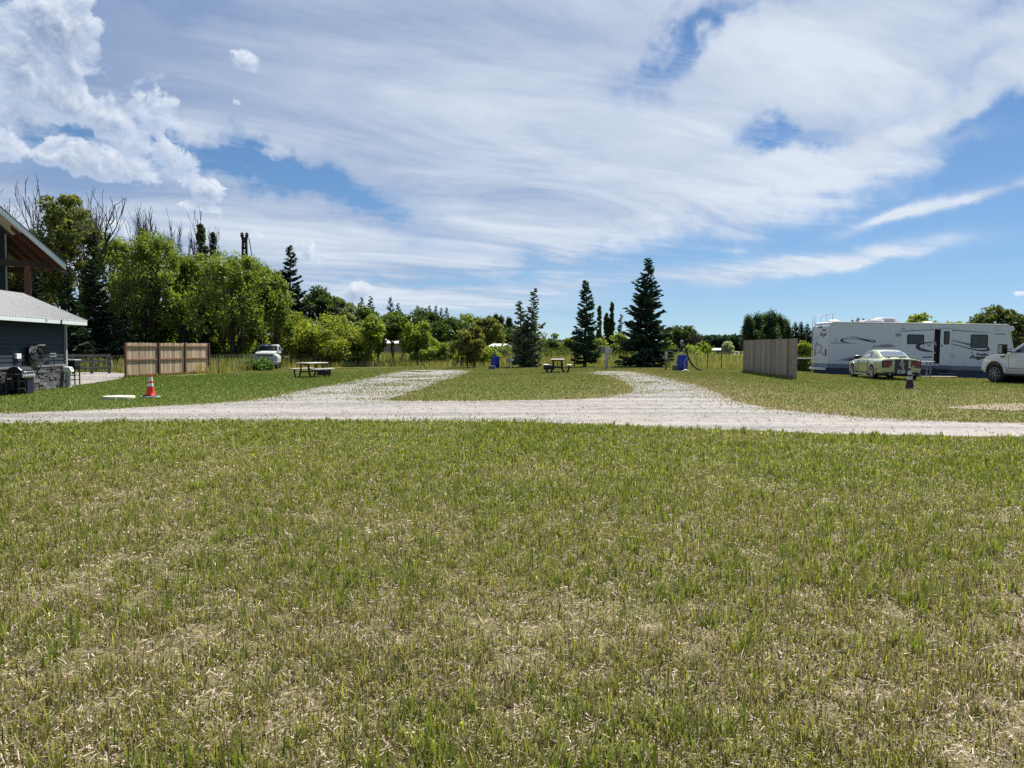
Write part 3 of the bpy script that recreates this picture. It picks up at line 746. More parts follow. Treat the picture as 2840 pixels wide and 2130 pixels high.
def smoker():
    p = foot(195, 33.6); g = thing('barrel_smoker', 'black box smoker on thin legs standing past the stone corner of the lodge', 'smoker', (p[0], p[1], p[2]), R(2))
    blk = mat('grill_black', (.013, .014, .018))
    b = MB(); b.box((0, 0, .86), (.62, .5, .42)); b.build('firebox', blk, g, bevel=.03)
    l = MB(); l.box((0, 0, 1.09), (.64, .52, .05)); l.build('lid', mat('pale_lid', (.55, .56, .57), .4, .3), g, bevel=.012)
    for x in (-.27, .27):
        for y in (-.2, .2): q = MB(); q.box((x, y, .33), (.04, .04, .66)); q.box((x, y, .015), (.09, .09, .03)); q.build('leg', blk, g)
    for z in (.22, .42):
        for y in (-.2, .2): q = MB(); q.box((0, y, z), (.54, .025, .03)); q.build('brace', blk, g)
    q = MB(); q.box((.42, 0, .80), (.24, .4, .03)); q.build('shelf', blk, g)
smoker()

def ash_post():
    p = gp(190, 1075); g = thing('waste_receptacle', 'grey round post with white sloped cap beside the stone corner', 'ash bin', p, R(8))
    q = MB(); q.lathe([(.13, 0), (.13, .03), (.105, .04), (.10, .62), (.105, .66)], 18); q.build('post', mat('grey_post', (.40, .41, .40), .5, .1), g, smooth_=True)
    c = MB(); c.prism([(.17, .64), (.17, .70), (.10, .84), (-.15, .86), (-.15, .64)], -.15, .15, 'XZ'); cp = c.build('cap', mat('white_plastic', (.75, .77, .78)), g, bevel=.015)
    h = MB(); h.T = Matrix.Translation((.142, 0, .765)) @ Matrix.Rotation(R(-26), 4, 'Y'); h.lathe([(.045, -.004), (.045, .006)], 14, (0, 0, 0), 'X'); h.build('opening', mat('black_metal', (.02, .02, .022)), cp)
ash_post()

# ------------------------------------------------------------------ board screens
def screen(name, label, pa, pb, base_a, base_b, h, nb, face, rails, mats, posts, seed):
    """board screen from ground point pa to pb; face = +1 / -1 the side the rails are on (local -y / +y)"""
    ax = np.array(pb[:2]) - np.array(pa[:2]); Ln = float(np.hypot(*ax)); rz = atan2(ax[1], ax[0])
    g = thing(name, label, 'fence', (pa[0], pa[1], pa[2]), rz); r = random.Random(seed); dzb = float(pb[2] - pa[2])
    bw = Ln / nb; q = MB()
    for i in range(nb):
        v = r.uniform(.62, 1.15); t = r.random()
        bc = mats['board']; q.col = (bc[0] * v, bc[1] * v * (1 - .1 * t), bc[2] * v * (1 - .2 * t))
        if r.random() < .08: q.col = (q.col[0] * .55, q.col[1] * .45, q.col[2] * .42)
        zb = dzb * (i + .5) / nb
        q.box(((i + .5) * bw, r.uniform(-.004, .004), h / 2 + zb + .02 + r.uniform(-.018, .018)), (bw * .93, .02, h - .04))
    q.build('boards', mat_col_wood(), g, col=True)
    for z in rails:
        for (a, b) in zip(posts[:-1], posts[1:]):
            q = MB(); zz = dzb * (a + b) / 2; q.box(((a + b) / 2 * Ln, face * -.04, z + zz), ((b - a) * Ln - .1, .045, .09)); q.build('rail', mats['rail'], g, bevel=.004, seg=1)
    for a in posts:
        q = MB(); q.box((a * Ln, face * -.055, (h + .0) / 2 + dzb * a - .1), (.10, .10, h + .2)); q.build('post', mats['post'], g, bevel=.006, seg=1)
    return g
def mat_col_wood():
    if 'weathered_boards' in MATS: return MATS['weathered_boards']
    m = mat_col('weathered_boards', .8, 0, .2); nt = m.node_tree; X.nt = nt; b = nt.nodes['Principled BSDF']
    at = [n for n in nt.nodes if n.type == 'ATTRIBUTE'][0]
    tc = nt.nodes.new('ShaderNodeTexCoord'); mp = nt.nodes.new('ShaderNodeMapping'); nt.links.new(tc.outputs['Object'], mp.inputs[0]); mp.inputs['Scale'].default_value = (14, 14, 1.1)
    n = xnoise(mp.outputs[0], 1.6, 6, .65)
    mu = nt.nodes.new('ShaderNodeMix'); mu.data_type = 'RGBA'; mu.blend_type = 'MULTIPLY'; mu.inputs[0].default_value = 1
    nt.links.new(at.outputs['Color'], mu.inputs[6]); nt.links.new(xmix((n * 2 - .5).sat(), (.6, .57, .54), (1.3, 1.28, 1.25)), mu.inputs[7]); nt.links.new(mu.outputs[2], b.inputs['Base Color'])
    return m
_a = gp(345, 1055); _a = foot(345, 41.0); _b = foot(577, 48.6)
screen('privacy_screen', 'tan board privacy screen with brown posts and rails, beside the gravel yard', _a, _b, 0, 0, 1.88, 64, 1, (.12, .95, 1.68),
       dict(board=(.56, .46, .35), rail=mat('brown_rail', (.20, .10, .06), .75, 0, .2, 5), post=mat('brown_post', (.13, .06, .04), .75, 0, .25, 4)), (0.0, .36, .68, 1.0), 4)
_a = foot(2062, 44.3); _b = foot(2206, 34.4)
screen('board_windbreak', 'weathered grey board screen standing alone left of the camper', _a, _b, 0, 0, 1.83, 78, -1, (.3, 1.0, 1.6),
       dict(board=(.31, .285, .26), rail=mat('grey_rail', (.26, .22, .19), .8, 0, .2, 5), post=mat('grey_wood_post', (.30, .27, .25), .8, 0, .2, 4)), (.01, .5, .992), 8)

# ------------------------------------------------------------------ cones and lids
def cone(name, label, p, h, tilt, body, band, seed):
    g = thing(name, label, 'traffic cone', p, R(seed)); g.rotation_euler = (R(tilt[0]), R(tilt[1]), R(12))
    rb, rt = .135 * h / .71, .028 * h / .71; rad = lambda t: rb + (rt - rb) * t; z0 = .035
    c = MB(); c.lathe([(rad(0) + .02, z0), (rad(0), z0 + .02)] + [(rad(t), z0 + (h - z0) * t) for t in (.2, .4, .6, .8, 1)] + [(rt * .6, h + .006)], 20); c.build('body', body, g, smooth_=True)
    for a, b in ((.42, .57), (.66, .86)):
        q = MB(); q.lathe([(rad(a) + .004, z0 + (h - z0) * a), (rad(b) + .004, z0 + (h - z0) * b)], 20); q.build('reflective_collar', band, g, smooth_=True)
    q = MB(); q.box((0, 0, .018), (.37, .37, .036)); q.build('base', mat('cone_base_rubber', (.012, .013, .016), .6), g, bevel=.012)
    return g
def lid(name, label, p, r, h, handles, colr):
    g = thing(name, label, 'manhole cover', p)
    q = MB(); q.lathe([(r * .98, -.05), (r, 0), (r, h - .02), (r * .97, h), (0.01, h + .005)], 28); q.build('slab', mat('lid_%d' % int(r * 100), colr, .9, 0, .25, 7, .25), g, smooth_=True)
    for x, y in handles:
        k = MB(); k.tube([(x - .06, y, h - .01), (x - .055, y, h + .05), (x + .055, y, h + .05), (x + .06, y, h - .01)], .009, 6); k.build('lifting_loop', mat('rust_bar', (.06, .04, .03), .7), g)
_p = gp(330, 1106); lid('manhole_cover', 'large round pale concrete lid with two lifting loops in the lawn', _p, .47, .09, ((-.22, .05), (.22, .05)), (.52, .50, .40))
_p = gp(417, 1103); lid('manhole_cover', 'small round grey concrete lid carrying the orange traffic cone', _p, .31, .05, (), (.33, .33, .31))
_or = mat('cone_orange', (.85, .045, .02), .45, 0, .06, 8); _wh = mat('cone_white', (.72, .72, .70), .5, 0, .1, 14)
cone('traffic_cone', 'bright orange traffic cone with two white bands on a concrete lid', (_p[0], _p[1], _p[2] + .052), .71, (0, 2), _or, _wh, 0)
_p = gp(2523, 1078); cone('traffic_cone', 'faded dark maroon traffic cone leaning in the grass before the pale green car', (_p[0], _p[1], _p[2]), .74, (2, -4), mat('cone_faded', (.055, .016, .022), .6, 0, .3, 8), mat('cone_dull_white', (.55, .55, .53), .6, 0, .2, 10), 0)

# ------------------------------------------------------------------ picnic tables and fire rings
def picnic_table(label, p, rz, s=1.0):
    g = thing('picnic_table', label, 'picnic table', p, rz, 'picnic tables on the camp sites', s)
    top = mat('table_pale_top', (.52, .50, .45), .5, 0, .08, 4); blk = mat('table_black_frame', (.014, .014, .016), .5)
    t = MB(); t.box((0, 0, .735), (1.75, .76, .05)); t.build('tabletop', top, g, bevel=.02)
    for y in (-.66, .66): b = MB(); b.box((0, y, .435), (1.7, .27, .05)); b.build('bench', top, g, bevel=.02)
    for x in (-.62, .62):
        f = MB()
        for y in (-.27, .27):
            k = 1 if y > 0 else -1
            f.tube([(x, y * .9, .71), (x, y * .85, .5), (x, y * .95, .25), (x, y + k * .09, .0)], [.055, .05, .05, .06], 4)
            f.tube([(x, k * .62, .41), (x, k * .66, .28), (x, k * .60, .12), (x, k * .58, 0)], [.05, .045, .045, .055], 4)
        f.box((x, 0, .30), (.06, .58, .07)); f.box((x, 0, .68), (.06, .70, .05))
        f.build('leg_frame', blk, g, smooth_=False)
    b = MB(); b.box((0, 0, .30), (1.2, .05, .06)); b.tube([(-.6, .0, .66), (0, 0, .34), (.6, 0, .66)], .022, 6); b.build('stretcher', blk, g)
    return g
_p = gp(866, 1046); picnic_table('pale-topped picnic table seen at an angle, on the green lawn near the old white truck', _p, R(68), 1.04)
_p = gp(1546, 1033); picnic_table('pale-topped picnic table seen end-on, on the grass island between the gravel drives', _p, R(86), 1.0)
def fire_ring(label, p, r=.4, h=.3, grate=True):
    g = thing('fire_ring', label, 'fire ring', p, R(10)); rust = mat('fire_steel', (.02, .018, .02), .6, .2, .3, 9)
    q = MB(); q.lathe([(r, 0), (r, h), (r - .012, h), (r - .012, .03), (.01, .03)], 26); q.build('ring', rust, g, smooth_=True)
    k = MB(); k.tube([(-r * .5, .0, h), (-r * .4, 0, h + .12), (0, 0, h + .2), (r * .4, 0, h + .12), (r * .5, 0, h)], .014, 6)
    for i in range(5): k.tube([(-r * .85, -.2 + .1 * i, h + .01), (r * .85, -.2 + .1 * i, h + .01)], .007, 5)
    k.build('grate', mat('grate_steel', (.12, .12, .12), .5, .5), g)
_p = gp(899, 1041); fire_ring('black steel fire ring behind the angled picnic table on the lawn', _p)
_p = gp(1523, 1026); fire_ring('black steel fire ring behind the end-on picnic table on the grass island', _p, .36)

# ------------------------------------------------------------------ hook-ups
def barrel(label, p, h, r, pipe):
    g = thing('plastic_barrel', label, 'barrel', p, 0, 'blue barrels by the hook-ups'); bl = mat('barrel_blue', (.008, .022, .30), .35, 0, .12, 5, 0, .5)
    k = h; q = MB(); q.lathe([(r * .84, 0), (r * .9, .02), (r * .98, k * .22), (r, k * .4), (r * .985, k * .6), (r * .9, k * .84), (r * .82, k * .93), (r * .86, k * .95), (r * .86, k), (r * .8, k * 1.0)], 26); q.build('drum', bl, g, smooth_=True)
    return g
_p = gp(1374, 1021); barrel('blue plastic barrel with a black pipe behind it and a grey block in front', _p, .84, .30, 1)
t = thing('standpipe', 'thin black water pipe standing up behind the barrel with the grey block', 'pipe', (_p[0] - .05, _p[1] + .38, _p[2]))
q = MB(); q.tube([(0, 0, 0), (0, 0, 1.62)], .035, 8); q.build('pipe', mat('black_metal', (.02, .02, .022)), t); q = MB(); q.box((0, -.03, 1.6), (.1, .12, .07)); q.build('tap_head', mat('black_metal', (.02, .02, .022)), t, bevel=.01)
_q = gp(1364, 1025); t = thing('concrete_block', 'grey concrete block lying in front of the barrel with the upright pipe', 'block', (_q[0], _q[1] - .05, _q[2]))
q = MB(); q.box((0, 0, .13), (.42, .2, .26)); q.build('block', mat('block_grey', (.24, .27, .30), .9, 0, .15, 12, .2), t, bevel=.01)

for x in (-.1, .1): q = MB(); q.box((x, -.102, .13), (.12, .01, .15)); q.build('core_hole', mat('dark_hole', (.03, .03, .035), .9), t)
_p = gp(1892, 1028); B2 = barrel('blue plastic barrel with a white cord down its front, a black hose beside it', _p, .95, .335, 0)
q = MB(); q.tube([(.14, -.30, .78), (.10, -.335, .62), (.02, -.35, .48), (.10, -.345, .3), (.06, -.34, .05), (.04, -.37, .02)], .014, 6); q.build('cord', mat('white_cord', (.7, .72, .75), .6), B2)
t = thing('water_hydrant', 'black and silver pump pipe standing behind the barrel with the white cord', 'pump', (_p[0] + .03, _p[1] + .42, _p[2]))
q = MB(); q.lathe([(.05, 0), (.05, 1.15)], 12); q.build('stem', mat('pale_metal', (.6, .6, .6), .4, .6), t, smooth_=True)
q = MB(); q.lathe([(.085, 1.15), (.09, 1.2), (.09, 1.45), (.07, 1.5)], 14); q.build('sleeve', mat('black_metal', (.02, .02, .022)), t)
q = MB(); q.lathe([(.06, 1.5), (.06, 1.62), (.1, 1.64), (.1, 1.8), (.05, 1.86)], 12); q.build('pump_head', mat('pump_grey', (.22, .22, .22), .5), t)
q = MB(); q.tube([(.05, 0, 1.75), (.3, .0, 1.9), (.42, 0, 1.84)], .02, 6); q.build('handle', mat('black_metal', (.02, .02, .022)), t)
t = thing('sewer_hose', 'thick black hose arching down to the lawn from the pump pipe', 'hose', (_p[0], _p[1], _p[2]))
q = MB(); q.tube([(.12, .4, 1.5), (.2, .38, 1.52), (.3, .3, 1.2), (.4, .2, .8), (.55, .05, .45), (.75, -.1, .2), (1.0, -.2, .06), (1.2, -.25, .05)], .055, 8); q.build('tube', mat('black_rubber', (.012, .013, .016)), t, smooth_=True)
t = thing('supply_cable', 'grey cable slanting from the short metering post down to the barrel', 'cable', (_p[0], _p[1], _p[2]))
q = MB(); q.tube([(-.30, .05, .35), (-.8, .1, .62), (-1.35, .15, .98)], .018, 6); q.build('cable', mat('grey_cable', (.05, .05, .055), .6), t)
_q = gp(1874, 1028); t = thing('cinder_block', 'grey-brown block with pale cups on top, left of the barrel with the white cord', 'block', _q, R(5))
q = MB(); q.box((0, 0, .16), (.40, .22, .32)); q.build('block', mat('block_brown', (.17, .15, .12), .9, 0, .2, 12, .2), t, bevel=.012)
for x in (-.11, .11): q = MB(); q.lathe([(.05, .32), (.06, .36), (.058, .40), (.01, .41)], 12, (x, 0, 0)); q.build('cup', mat('pale_cup', (.72, .68, .5), .5), t)
_q = gp(1902, 1031); t = thing('field_stone', 'small pale stone in the grass in front of the barrel with the white cord', 'stone', _q)
bm = bmesh.new(); bmesh.ops.create_icosphere(bm, subdivisions=2, radius=.16)
for v in bm.verts: v.co = Vector((v.co.x * 1.2, v.co.y, v.co.z * .55 + .05)) * (1 + .15 * sin(v.co.x * 23 + v.co.z * 17))
me = bpy.data.meshes.new('stone'); bm.to_mesh(me); bm.free(); me.materials.append(mat('pale_stone', (.62, .60, .52), .9, 0, .2, 6)); link('rock', me, t)

def pedestal_small():
    p = gp(1416, 1023); g = thing('power_pedestal', 'low grey utility box on dark legs, right of the barrel with the upright pipe', 'utility box', p)
    grey = mat('box_grey_green', (.26, .33, .31), .5); dk = mat('pedestal_dark', (.03, .035, .04), .6); wh = mat('pale_metal', (.6, .6, .6))
    b = MB(); b.box((-.04, 0, .62), (.19, .14, .20)); b.build('meter_box', grey, g, bevel=.012)
    b = MB(); b.lathe([(.07, -.06), (.075, 0), (.06, .07)], 14, (.13, 0, .60), 'Y'); b.build('meter', wh, g)
    for x in (-.09, .11): b = MB(); b.box((x, 0, .27), (.045, .08, .54)); b.build('leg', dk, g)
    b = MB()
    for x in (-.05, .0, .06): b.tube([(x, -.03, 0), (x, -.03, .53)], .02, 7)
    b.build('conduit', mat('conduit_grey', (.45, .47, .48), .5), g)
pedestal_small()
def pedestal_large():
    p = gp(1682, 1025); g = thing('electric_meter_post', 'tall grey post with three electrical boxes, at the end of the right gravel drive', 'meter post', p)
    grey = mat('meter_grey', (.32, .36, .37), .5, .1)
    b = MB(); b.box((0, 0, .55), (.17, .15, 1.1)); b.build('post', mat('post_blue_grey', (.26, .30, .36), .6), g, bevel=.01)
    b = MB(); b.box((.03, -.1, 1.22), (.28, .16, .40)); b.build('panel_box', mat('panel_light', (.45, .46, .43), .5), g, bevel=.012)
    b = MB(); b.box((-.24, -.03, 1.25), (.24, .14, .42)); b.build('breaker_box', mat('panel_dark', (.17, .20, .22), .5), g, bevel=.012)
    b = MB(); b.box((.27, -.05, 1.24), (.15, .12, .22)); b.build('meter_socket', grey, g, bevel=.012)
    b = MB()
    for x in (-.07, .0, .07): b.tube([(x, -.1, .5 + abs(x)), (x, -.1, 1.04)], .022, 7)
    b.tube([(.27, -.05, 1.13), (.26, -.06, .95), (.16, -.08, .85)], .022, 7); b.tube([(-.2, -.05, 1.06), (-.14, -.05, .8)], .02, 7); b.build('conduit', mat('conduit_white', (.62, .64, .64), .5), g)
    b = MB(); b.tube([(-.14, -.1, .6), (-.2, -.15, .3), (-.28, -.2, .02)], .016, 6); b.build('drop_cord', mat('grey_cable', (.05, .05, .055)), g)
pedestal_large()
def pedestal_mid():
    p = gp(1846, 1027); g = thing('meter_stake', 'short wooden post with a stacked meter and switch box near the second barrel', 'meter post', p)
    b = MB(); b.box((0, 0, .45), (.10, .10, .9)); b.build('post', mat('post_brown_grey', (.12, .11, .10), .8, 0, .2, 6), g)
    b = MB(); b.box((0, -.05, .80), (.17, .14, .28)); b.build('switch_box', mat('panel_light', (.45, .46, .43)), g, bevel=.01)
    b = MB(); b.box((.0, -.05, 1.04), (.17, .14, .18)); b.build('meter_box', mat('meter_grey', (.32, .36, .37)), g, bevel=.01)
    b = MB(); b.box((.03, -.123, 1.04), (.09, .01, .10)); b.build('dial', mat('dial_pale', (.7, .7, .65), .4), g)
    b = MB(); b.box((-.10, -.04, .88), (.05, .12, .5)); b.build('conduit_box', mat('pedestal_dark', (.03, .035, .04)), g)
pedestal_mid()

# ------------------------------------------------------------------ fences
def wire_fence():
    g = thing('wire_fence', 'thin wire fence on slender steel and wood posts along the edge of the uncut meadow', 'fence')
    steel = mat('fence_steel', (.035, .04, .04), .6, .2); wood = mat('fence_wood', (.15, .12, .09), .85, 0, .25, 6)
    posts = [(605, 1038, 1.25, 0), (757, 1023, 1.25, 0), (909, 1020, 1.45, 0), (1009, 1018, 1.2, 0), (1123, 1018, 1.35, 0), (1285, 1017.5, 1.35, 0), (1441, 1018, 1.25, 0), (1593, 1017, 1.5, 1), (1617, 1017, 1.25, 0),
             (1770, 1016, 1.35, 0), (1790, 1016, 1.2, 0), (1963, 1021, 1.45, 0), (2001, 1021, 1.62, 1), (2226, 1030, 1.3, 0), (-20, 1046, 1.3, 0)]
    r = random.Random(2); tops = []
    for px, py, h, wd in posts:
        p = gp(px, py); q = MB(); dx = r.uniform(-.04, .04)
        rad = .05 if wd else .024
        q.tube([(p[0], p[1], p[2] - .3), (p[0] + dx, p[1], p[2] + h)], rad, 6 if wd else 4)
        if not wd: q.box((p[0] + dx * .1, p[1] + .02, p[2] + .1), (.07, .01, .12))
        q.build('post', wood if wd else steel, g)
        if not wd and r.random() < .6:
            c = MB(); c.tube([(p[0] + dx, p[1], p[2] + h - .12), (p[0] + dx, p[1], p[2] + h + .005)], .028, 5); c.build('pale_tip', mat('post_tip', (.6, .6, .58), .5), g)
        tops.append((p[0], p[1], p[2]))
    tops.sort()
    for z in (.45, .8, 1.12):
        q = MB(); pth = []
        for a, b in zip(tops[:-1], tops[1:]):
            for t_ in (0, .25, .5, .75): pth.append((a[0] + (b[0] - a[0]) * t_, a[1] + (b[1] - a[1]) * t_ - .03, a[2] + (b[2] - a[2]) * t_ + z - .05 * sin(pi * t_)))
        q.tube(pth, .0028, 4); q.build('wire', mat('wire_dull', (.10, .105, .10), .6, .3), g)
wire_fence()
def rail_fence(label, pa, pb, n, zs, h, m, name='rail_fence', sec=(.05, .13)):
    pa = np.array(pa); pb = np.array(pb); ax = pb - pa; Ln = float(np.hypot(ax[0], ax[1]))
    g = thing(name, label, 'fence', pa, atan2(ax[1], ax[0]))
    for i in range(n + 1):
        q = MB(); q.box((Ln * i / n, 0, h / 2 - .1 + ax[2] * i / n), (.13, .13, h + .2)); q.build('post', m, g)
    for z in zs:
        q = MB(); q.box((Ln / 2, -.08, z + ax[2] / 2), (Ln, sec[0], sec[1])); q.build('rail', m, g)
_wf = mat('grey_rail_wood', (.11, .11, .115), .85, 0, .25, 5)
rail_fence('low grey three-rail wooden fence between the lodge corner and the board screen', foot(150, 44.5), foot(302, 47.0), 3, (.36, .75, 1.12), 1.2, _wf)
rail_fence('single pale pipe rail between the board windbreak and the camper', foot(2205, 53.5), foot(2262, 54.5), 1, (.98,), 1.0, mat('pale_pipe', (.55, .53, .46), .5), 'pipe_rail', (.08, .09))
rail_fence('distant grey board paddock fence in front of the low dark shed', foot(1985, 120), foot(2120, 92), 12, (.5, .95), 1.1, _wf, 'paddock_fence')
# ------------------------------------------------------------------ travel trailer
def rrect(x0, z0, x1, z1, r, n=4):
    out = []
    for cx, cz, a0 in ((x1 - r, z1 - r, 0), (x0 + r, z1 - r, 90), (x0 + r, z0 + r, 180), (x1 - r, z0 + r, 270)):
        for i in range(n + 1): a = R(a0 + 90 * i / n); out.append((cx + r * cos(a), cz + r * sin(a)))
    return out
def smooth_poly(p, it=2):
    for _ in range(it):
        q = []
        for a, b in zip(p, p[1:] + p[:1]): q += [(a[0] * .75 + b[0] * .25, a[1] * .75 + b[1] * .25), (a[0] * .25 + b[0] * .75, a[1] * .25 + b[1] * .75)]
        p = q
    return p
def decal(mb, poly, y0, y1):
    """flat film: an outline (possibly concave) given thickness"""
    bm = bmesh.new(); vs = [bm.verts.new((a, y0, b)) for a, b in poly]; f = bm.faces.new(vs)
    res = bmesh.ops.triangulate(bm, faces=[f]); bm.verts.index_update()
    mb.add([v.co[:] for v in bm.verts], [tuple(v.index for v in q.verts) for q in bm.faces]); bm.free()

def build_camper():
    Y0 = 48.5; X0 = pt(2296, 962, Y0)[0]
    g = thing('travel_trailer', 'long white travel trailer with dark swoosh graphics and its door open', 'camper', (X0, Y0, -.09), 0)
    g.rotation_euler = (0, R(.4), 0)
    K = 43.98
    def q(px, py): return ((px - 2296) / K, 1.59 + (968 + .014 * (px - 2296) - py) / K)
    def c2(x, y): return q(2250 + x / 9.215, 870 + y / 9.215)
    def c3(x, y): return q(2560 + x / 7.9, 870 + y / 7.9)
    def c6(x, y): return q(2440 + x / 5.53, 870 + y / 5.53)
    white = mat('camper_white', (.56, .61, .67), .3, 0, .03, 1.5, 0, .5); grey = mat('camper_grey_band', (.16, .19, .235), .45); dark = mat('camper_skirt', (.05, .058, .085), .7, 0, .15, 3)  # camper_white is blued and dimmed: sky-tinted shade put into the white paint
    ink = mat('decal_ink', (.018, .016, .05), .4); ink2 = mat('decal_grey', (.17, .20, .26), .4); glass = mat('dark_glass', (.012, .014, .02), .08, 0, .0, 1, 0, .6)
    rub = mat('window_rubber', (.012, .012, .02), .5); alu = mat('aluminium', (.62, .64, .66), .35, .6); wp = mat('roof_white', (.80, .80, .79), .45)
    D = 2.44
    prof = [(0, .66), (11.55, .62), (11.66, .75), (11.66, 1.75), (11.40, 3.12), (11.2, 3.235), (.35, 3.25), (.12, 3.20), (0, 3.02)]
    b = MB(); b.prism(prof, 0, D, 'XZ'); b.build('body', white, g, bevel=.02)
    b = MB(); b.prism([(.1, 3.20), (.35, 3.256), (11.2, 3.242), (11.36, 3.18), (11.34, 3.27), (11.15, 3.31), (.35, 3.33), (.12, 3.27)], -.03, D + .03, 'XZ'); b.build('roof_edge', wp, g, bevel=.015)
    b = MB(); b.prism([(-.015, .40), (11.5, .37), (11.5, .62), (-.015, .66)], -.015, D + .015, 'XZ'); b.build('lower_band', grey, g)
    b = MB(); b.prism([(.02, -.75), (11.45, -.9), (11.45, .37), (.02, .40)], .03, D - .03, 'XZ'); b.build('skirting', dark, g)
    b = MB(); b.box((-.12, D / 2 + .06, .33), (.18, D - .1, .15)); b.build('bumper', mat('bumper_white', (.62, .64, .66), .4), g, bevel=.02)
    b = MB()
    z0, z1 = q(2290, 987)[1], q(2290, 967)[1]; b.T = Matrix.Translation((-.012, .33, 0)); b.prism(rrect(-.10, z0, .10, z1, .095), -.006, .02, 'YZ'); b.build('tail_lamp', mat('lamp_dark_red', (.05, .01, .02), .25), g)
    b = MB(); b.T = Matrix.Translation((-.012, 2.1, 0)); b.prism(rrect(-.10, z0, .10, z1, .095), -.006, .02, 'YZ'); b.build('tail_lamp', mat('lamp_dark_red', (.05, .01, .02)), g)
    for y in (1.05, 1.22, 1.39, .2, 2.3):
        b = MB(); b.box((-.012, y, 3.06), (.03, .07, .05)); b.build('marker_lamp', mat('marker_dark', (.07, .015, .015), .3), g)
    # ladder on the back, hooked over the roof
    l = MB()
    for y in (1.82, 2.22): l.tube([(-.02, y, .45), (-.14, y, .55), (-.15, y, 2.0), (-.15, y, 3.4), (-.13, y, 3.66), (-.05, y, 3.76), (.3, y, 3.78)], .022, 7)
    for z in np.linspace(.75, 3.35, 9): l.tube([(-.15, 1.82, z), (-.15, 2.22, z)], .017, 6)
    l.build('ladder', alu, g, smooth_=True)
    l = MB()
    for y in (.05, 1.0, 1.9): l.tube([(.25, y, 3.3), (.25, y, 3.6), (.25, y, 3.78)], .018, 6)
    l.tube([(.25, .05, 3.78), (.25, 2.22, 3.78)], .018, 6); l.build('roof_rail', alu, g)
    # windows
    def window(p0, p1, panes, name='window'):
        (x0, z1), (x1, z0) = p0, p1
        f = MB(); f.prism(rrect(x0, z0, x1, z1, .10), -.022, .0, 'XZ'); fr = f.build(name, rub, g)
        n = panes; w = (x1 - x0 - .09) / n
        for i in range(n):
            a = x0 + .045 + i * w; f = MB(); f.prism(rrect(a + .015, z0 + .05, a + w - .015, z1 - .05, .06), -.026, -.021, 'XZ'); f.build('pane', glass if n == 1 else mat('screen_glass', (.05, .07, .075), .2), fr)
    window(c6(410, 318), c6(668, 470), 1); window(c3(1028, 455), c3(1402, 755), 2)
    # doorway and door
    (x0, z1), (x1, z0) = c3(228, 335), c3(365, 1105)
    f = MB(); f.prism(rrect(x0 - .05, z0, x1 + .02, z1 + .04, .07), -.03, .0, 'XZ'); dw = f.build('doorway', alu, g)
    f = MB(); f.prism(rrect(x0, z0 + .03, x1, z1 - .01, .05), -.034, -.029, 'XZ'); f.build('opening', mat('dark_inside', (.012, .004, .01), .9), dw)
    (x0, z1), (x1, z0) = c3(352, 330), c3(592, 1120)
    f = MB(); f.prism(rrect(x0, z0, x1, z1, .07), -.085, -.04, 'XZ'); dr = f.build('door', alu, g)
    f = MB(); f.prism(rrect(x0 + .035, z0 + .035, x1 - .035, z1 - .035, .05), -.09, -.084, 'XZ'); f.build('door_panel', white, dr)
    (a, zt), (c, zb) = c3(428, 390), c3(540, 668); f = MB(); f.prism(rrect(a - .02, zb - .02, c + .02, zt + .02, .07), -.10, -.089, 'XZ'); f.build('door_window', rub, dr)
    f = MB(); f.prism(rrect(a + .03, zb + .03, c - .03, zt - .03, .05), -.103, -.099, 'XZ'); f.build('pane', glass, dr)
    a, zt = c3(382, 700); f = MB(); f.box((a, -.10, zt), (.06, .03, .12)); f.build('latch', rub, dr)
    f = MB(); P = [c3(215, 610), c3(245, 640), c3(258, 700)]; f.tube([(p[0], -.10, p[1]) for p in P], .018, 6); f.build('grab_handle', mat('grab_white', (.75, .76, .78), .4), g); f = MB(); P = [c3(185, 870), c3(230, 868), c3(250, 840)]; f.tube([(p[0], -.10, p[1]) for p in P], .018, 6); f.build('grab_handle', mat('grab_white', (.75, .76, .78), .4), g)
    # folding steps
    s = MB()
    for (ax, ay), (bx, by), yo in ((c3(215, 1150), c3(550, 1190), -.10), (c3(245, 1205), c3(540, 1215), -.32), (c3(290, 1298), c3(630, 1310), -.55), (c3(320, 1385), c3(680, 1398), -.78)):
        s.box(((ax + bx) / 2 - .0, yo, (ay + by) / 2), (abs(bx - ax), .24, .035 if yo < -.2 else .16))
    for x in (.45, 5.2 - .9): pass
    xa, _z = c3(275, 1250); xb, _z2 = c3(560, 1250)
    for x in (xa, xb): s.tube([(x, -.06, _z + .15), (x, -.35, _z - .1), (x, -.8, _z - .35)], .022, 5)
    s.build('entry_steps', mat('step_grey', (.14, .16, .19), .55, .2), g)
    # awning rail, hatches, lamps, vents
    ax = MB(); P = [c3(95, 245), c3(140, 318), c3(150, 318), c3(108, 245)]; decal(ax, P, -.006, -.006); x0, z0 = c3(148, 322); x1, z1 = c3(772, 316)
    ax.box(((x0 + x1) / 2, -.01, (z0 + z1) / 2), (x1 - x0, .02, .015)); ax.build('awning_rail', mat('seam_grey', (.4, .42, .45), .5), g)
    x, z = c3(1594, 322); v = MB(); v.lathe([(.15, -.0), (.155, -.015), (.13, -.03), (.11, -.022)], 24, (x, 0, z), 'Y'); v.build('round_vent', mat('vent_pale', (.55, .57, .58), .5), g, smooth_=True)
    x, z = c3(1832, 722); v = MB(); v.lathe([(.085, 0), (.085, -.015), (.05, -.02)], 18, (x, 0, z), 'Y'); v.build('inlet_cap', alu, g)
    x, z = c6(270, 325); v = MB(); v.box((x, -.012, z), (.31, .024, .18)); v.build('wall_vent', mat('vent_grey', (.22, .27, .30), .5), g, bevel=.008)
